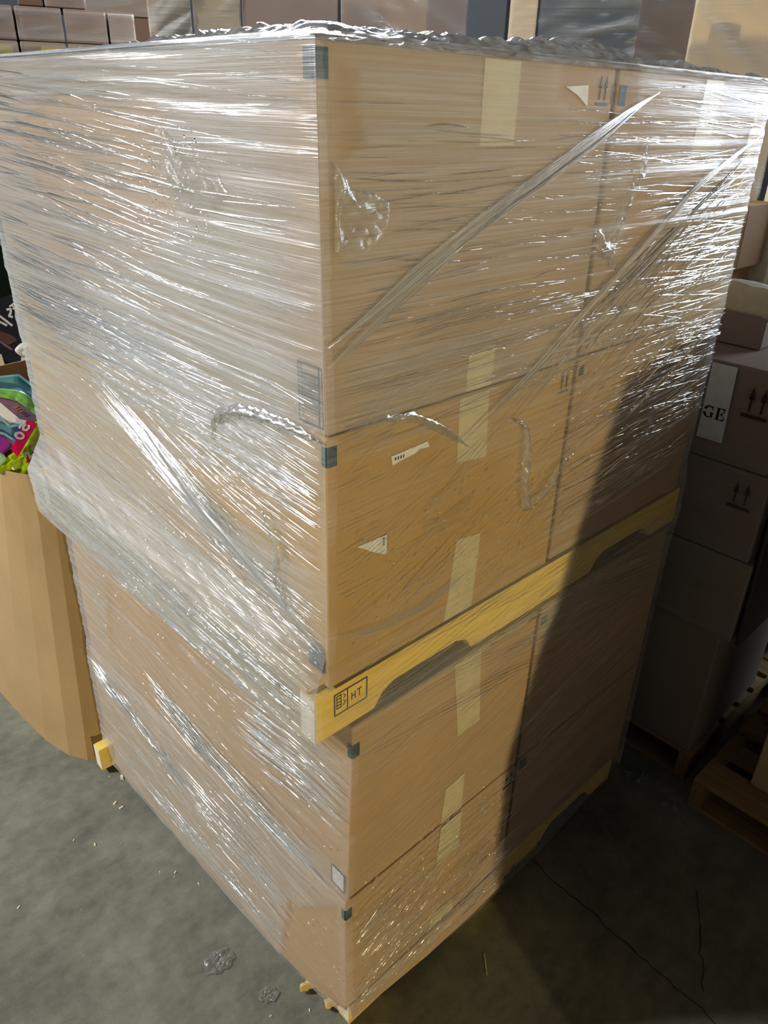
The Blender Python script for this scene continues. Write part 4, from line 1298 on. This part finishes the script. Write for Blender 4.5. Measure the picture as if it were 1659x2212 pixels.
fprint('printed_stripe', stroke([(-0.09, -0.02), (-0.048, -0.053), (-0.008, -0.087)], 0.008), -0.0007, 'violet', bb)
tag(pillow('crumpled_wrap', [(0.000, -0.090), (0.030, -0.062), (0.075, -0.060), (0.085, -0.118), (0.029, -0.122)], 0.04, 0.014, 'paper_grey', None, 12, 0.015), 'crumpled pinkish white wrapper in front of the black box', 'wrapper')
tag(fslab('white_paper', [(0.017, -0.170), (0.026, -0.118), (0.085, -0.125), (0.085, -0.170)], 0.02, 0.003, 'paper'), 'white paper scrap under the crumpled wrapper behind the bin', 'paper')
tag(fslab('cream_board', [(-0.12, -0.09), (-0.045, -0.103), (-0.036, -0.17), (-0.12, -0.17)], 0.02, 0.006, 'cream'), 'cream board edge behind the bin at the left border', 'board')
std_carton('dark carton holding the black box behind the bin', 0.12, 0.75, 2.44, 3.0, 0.0, 0.93, 'kraft_dark', None, jig=0.003)
gcar = std_carton('tall dark green carton behind the black box at the left border', 0.15, 0.60, 3.05, 3.30, 0.0, 1.95, 'deep_green', None, jig=0.003)

# ------------------------------------------------------------------ background stacks
def facing(P_, Q_, label, mat, z0, z1, depth, group, name='cardboard_carton', wrap=None, cat='carton'):
    a = math.atan2(Q_[1] - P_[1], Q_[0] - P_[0])
    w = math.hypot(Q_[0] - P_[0], Q_[1] - P_[1])
    e = empty(name, (P_[0], P_[1], z0), a, label, cat, group)
    h = z1 - z0
    link('carton_body', boxm('carton_body', 0.002, w - 0.002, 0, depth, 0, h, 0.004, 1), mat, e)
    if wrap:
        n1, n2 = 30, 130
        s_ = np.linspace(0, 1, n1)[None, :] * np.ones((n2, 1))
        t_ = np.linspace(0, 1, n2)[:, None] * np.ones((1, n1))
        sd = int(w * 1000) + 51
        f_ = fieldgen(n2, n1, h / n2, w / n1, 0.014, 0.06, wrap[1], sd)
        P3 = np.stack([0.0 + w * s_, -0.008 - wrap[2] * np.abs(f_), 0.01 + (h - 0.02) * t_], -1) + np.array(FP)
        grid_mesh('film_wrap', P3, np.stack([w * s_, h * t_], -1), np.clip(wrap[0] + 0.08 * f_, 0.03, 0.8), 'film_right', e)
    return e
GC = 'background stacks'
cols = [
    ((1.265, 2.757), (1.423, 2.665), 'pale film shrouded carton at the left of the background stacks', 'kraft_pale', (0.55, 0.9, 0.008)),
    ((1.430, 2.661), (1.604, 2.550), 'tan film wrapped carton next to the pale shrouded one', 'kraft_pale', (0.18, 0.6, 0.002)),
    ((1.608, 2.547), (1.950, 2.290), 'wide rose brown carton above the front corner in the background', 'kraft_rose', None),
    ((1.956, 2.285), (2.360, 1.892), 'brown carton with slanting film to the right of the wide rose one', 'kraft_rose', (0.10, -0.6, 0.002)),
]
for P_, Q_, lab, mt, wr in cols:
    small = facing(P_, Q_, lab, mt, 1.20, 2.62, 0.45, GC, wrap=wr)
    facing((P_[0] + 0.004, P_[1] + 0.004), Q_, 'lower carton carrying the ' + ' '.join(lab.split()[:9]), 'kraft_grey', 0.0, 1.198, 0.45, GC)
cols2 = [
    ((2.061, 1.628), (2.166, 1.505), 'slate grey board carton in the middle background', 'slate', None),
    ((2.172, 1.499), (2.240, 1.412), 'narrow cream carton beside the slate grey one', 'kraft_pale', (0.2, 0.4, 0.002)),
    ((2.244, 1.407), (2.460, 1.088), 'dark load under glittering film in the background', 'slate', (0.07, 0.2, 0.010)),
    ((2.860, 1.400), (3.040, 1.075), 'brown carton between the glittering dark load and the big tan one', 'kraft_rose', (0.08, -0.3, 0.002)),
    ((2.468, 0.872), (2.640, 0.545), 'big tan film wrapped carton at the upper right', 'kraft_pale', (0.10, -0.7, 0.003)),
]
for k, (P_, Q_, lab, mt, wr) in enumerate(cols2):
    facing(P_, Q_, lab, mt, 1.20, 2.62, 0.28, GC, wrap=wr)
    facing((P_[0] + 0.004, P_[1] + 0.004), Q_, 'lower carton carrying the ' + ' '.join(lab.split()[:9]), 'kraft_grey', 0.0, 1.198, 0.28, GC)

# rows of small wrapped cartons at the upper left
B0 = Vector((1.003, 3.742))
dB = Vector((1.575 - 1.003, 3.494 - 3.742)).normalized()
def along(d): return (B0.x + dB.x * d, B0.y + dB.y * d)
facing(along(-0.25), along(0.66), 'tall plain load carrying the rows of small cartons', 'kraft_dark', 0.0, 2.145, 0.6, 'small carton rows')
GR = 'small carton rows'
ed = [-0.20, 0.055, 0.281, 0.492, 0.63]
nm = ['first', 'second', 'third', 'fourth']
for k in range(4):
    c = facing(along(ed[k] + 0.004), along(ed[k + 1] - 0.004), '%s small rose carton from the left in the upper visible row' % nm[k], 'kraft_rose', 2.276, 2.422, 0.4, GR, wrap=(0.16, 0.1, 0.003))
    c = facing(along(ed[k] + 0.004), along(ed[k + 1] - 0.004), '%s small carton from the left in the row with yellow labels' % nm[k], 'kraft_grey', 2.148, 2.273, 0.4, GR, wrap=(0.12, 0.1, 0.003))
    w = ed[k + 1] - ed[k]
    on_right('yellow_label', rect(w * 0.42, 0.02, w * 0.86, 0.105), -0.001, 'yellow_label', c)
facing(along(0.08), along(0.20), 'dark carton on top of the second small rose carton', 'kraft_dark', 2.425, 2.60, 0.4, GR)
facing(along(0.205), along(0.40), 'brown carton on top of the third small rose carton', 'kraft_rose', 2.425, 2.60, 0.4, GR, wrap=(0.12, 0.1, 0.003))
facing((1.78, 4.75), (2.30, 4.48), 'large dark brown carton far behind the small rows', 'kraft_dark', 0.0, 2.50, 0.5, GR)
facing((1.74, 4.77), (2.34, 4.46), 'brown film wrapped carton above the large dark brown one', 'kraft_grey', 2.505, 2.85, 0.5, GR, wrap=(0.1, 0.1, 0.003))

# ------------------------------------------------------------------ small litter on the floor
def chip(x, y, s_, label, rz, group='pale wood chips on the floor'):
    v = [(-s_, -s_ * 0.4, 0), (s_ * 0.9, -s_ * 0.5, 0), (s_ * 1.1, s_ * 0.3, 0), (-s_ * 0.8, s_ * 0.5, 0), (-s_ * 0.8, -s_ * 0.3, s_ * 0.35), (s_ * 0.8, -s_ * 0.35, s_ * 0.45), (s_ * 0.9, s_ * 0.25, s_ * 0.3), (-s_ * 0.7, s_ * 0.4, s_ * 0.4)]
    o = link('wood_chip', hexa('wood_chip', v, 0), 'chip', None, (x, y, 0.0005))
    o.rotation_euler = (0, 0, rz)
    return tag(o, label, 'chip', group)
chip(-0.065, 1.034, 0.0075, 'larger pale wood chip on the floor left of the wrapped load', 0.5)
chip(-0.058, 1.004, 0.0075, 'flat pale wood chip just below the larger chip', 0.1)
chip(0.000, 1.118, 0.011, 'wood splinter beside the pallet end at the left', 1.3)
for x, y, r in ((-0.428, 0.874, 0.005), (-0.181, 0.927, 0.006), (-0.222, 0.986, 0.004), (-0.046, 0.679, 0.005), (-0.055, 0.668, 0.003), (-0.014, 0.600, 0.004), (-0.079, 0.71, 0.003), (0.010, 0.105, 0.004), (-0.070, 0.160, 0.003), (-0.030, 1.151, 0.003), (-0.30, 0.75, 0.002), (-0.12, 0.88, 0.002), (-0.35, 0.62, 0.002)):
    chip(x, y, r, 'tiny pale wood chip scattered on the lit concrete', random.uniform(0, 3), 'tiny scattered chips')
sp = link('straw_sliver', slab('straw_sliver', [(-0.028, -0.0012), (0.0, -0.002), (0.030, -0.001), (0.029, 0.001), (0.0, 0.0008), (-0.028, 0.0012)], (0, 0, 0.0005), (1, 0, 0), (0, 1, 0), 0.001), 'chip', None, (0.43, -0.12, 0))
sp.rotation_euler = (0, 0, 0.82)
tag(sp, 'thin pale sliver lying alone near the shadow edge', 'sliver')
def scrap(x, y, size, label, seed, mat='film_top'):
    nn = 26
    a = np.linspace(-1, 1, nn)[None, :] * np.ones((nn, 1))
    b = a.T
    f1_ = fieldgen(nn, nn, 0.08, 0.08, 0.12, 0.16, 0.4, seed)
    r = np.sqrt(a ** 2 + b ** 2)
    wob = 1 + 0.16 * np.sin(np.arctan2(b, a) * 2 + seed) + 0.07 * np.sin(np.arctan2(b, a) * 7 + 2 * seed) + 0.04 * np.sin(np.arctan2(b, a) * 13 + seed)
    k = size / np.maximum(1.0, np.maximum(np.abs(a), np.abs(b)) * 0 + 1) * wob
    z = 0.003 + 0.25 * size * np.abs(f1_) * np.clip(1.1 - r, 0.1, 1)
    P3 = np.stack([a * k / np.maximum(1, r), b * k / np.maximum(1, r), z], -1) + np.array(FP)
    o = grid_mesh('film_scrap', P3, np.stack([a * size, b * size], -1), np.clip(0.12 + 0.1 * np.abs(f1_), 0.05, 0.5), mat, None)
    o.location = (x, y, 0)
    return tag(o, label, 'film scrap', 'film scraps on the floor')
scrap(-0.093, 0.363, 0.035, 'crumpled grey film scrap on the concrete at the lower left', 71)
scrap(-0.045, 0.205, 0.022, 'small clear film scrap near the front corner', 72)
scrap(1.335, -0.060, 0.055, 'film scrap in the dark gap beside the right stack', 73)
scrap(1.300, -0.190, 0.035, 'curled film strip by the dark pallet corner', 74)
scrap(0.561, -0.215, 0.008, 'tiny film shred in the shaded part of the floor', 75)
# splintered ends of the floor pallet poking out under the front corner
def splinter(x, y, z, l, w, h, rz, label):
    v, n_ = [], 6
    bm = bmesh.new()
    prev = None
    rr = random.Random(int(abs(x) * 1e4))
    for i in range(n_):
        u = i / (n_ - 1)
        k = 1 - 0.35 * u
        ringv = []
        for q in range(6):
            a = 2 * math.pi * q / 6
            ringv.append(bm.verts.new((l * u, math.cos(a) * w * k * rr.uniform(0.7, 1.2) / 2, h / 2 + math.sin(a) * h * k * rr.uniform(0.7, 1.2) / 2)))
        if prev:
            for q in range(6):
                bm.faces.new((prev[q], prev[(q + 1) % 6], ringv[(q + 1) % 6], ringv[q]))
        else:
            bm.faces.new(ringv)
        prev = ringv
    bm.faces.new(prev[::-1])
    bmesh.ops.recalc_face_normals(bm, faces=bm.faces)
    zmin = min(q.co.z for q in bm.verts)
    for q in bm.verts:
        q.co.z -= zmin
    me = bpy.data.meshes.new('wood_splinter')
    bm.to_mesh(me)
    bm.free()
    o = link('wood_splinter', me, 'wood_y', None, (x, y, z))
    o.rotation_euler = (0, 0, rz)
    return tag(o, label, 'splinter')
splinter(0.082, 0.066, 0.0005, 0.042, 0.035, 0.040, 2.75, 'broken pallet wood poking out under the front corner')
splinter(0.052, 0.145, 0.0005, 0.034, 0.018, 0.040, 2.9, 'short splinter of pallet wood left of the front corner')

# ------------------------------------------------------------------ put every group's origin at its base
bpy.context.view_layer.update()
for o in [q for q in scene.objects if q.type == 'EMPTY' and q.parent is None and q.location.length < 1e-6]:
    pts = []
    for c in o.children:
        pts += [c.matrix_world @ Vector(b) for b in c.bound_box]
    if not pts:
        continue
    lo = Vector((min(p.x for p in pts), min(p.y for p in pts), min(p.z for p in pts)))
    hi = Vector((max(p.x for p in pts), max(p.y for p in pts), max(p.z for p in pts)))
    base = Vector(((lo.x + hi.x) / 2, (lo.y + hi.y) / 2, lo.z))
    o.location = base
    for c in o.children:
        c.location = c.location - base
# stretch-film meshes are modelled about their parent's origin already
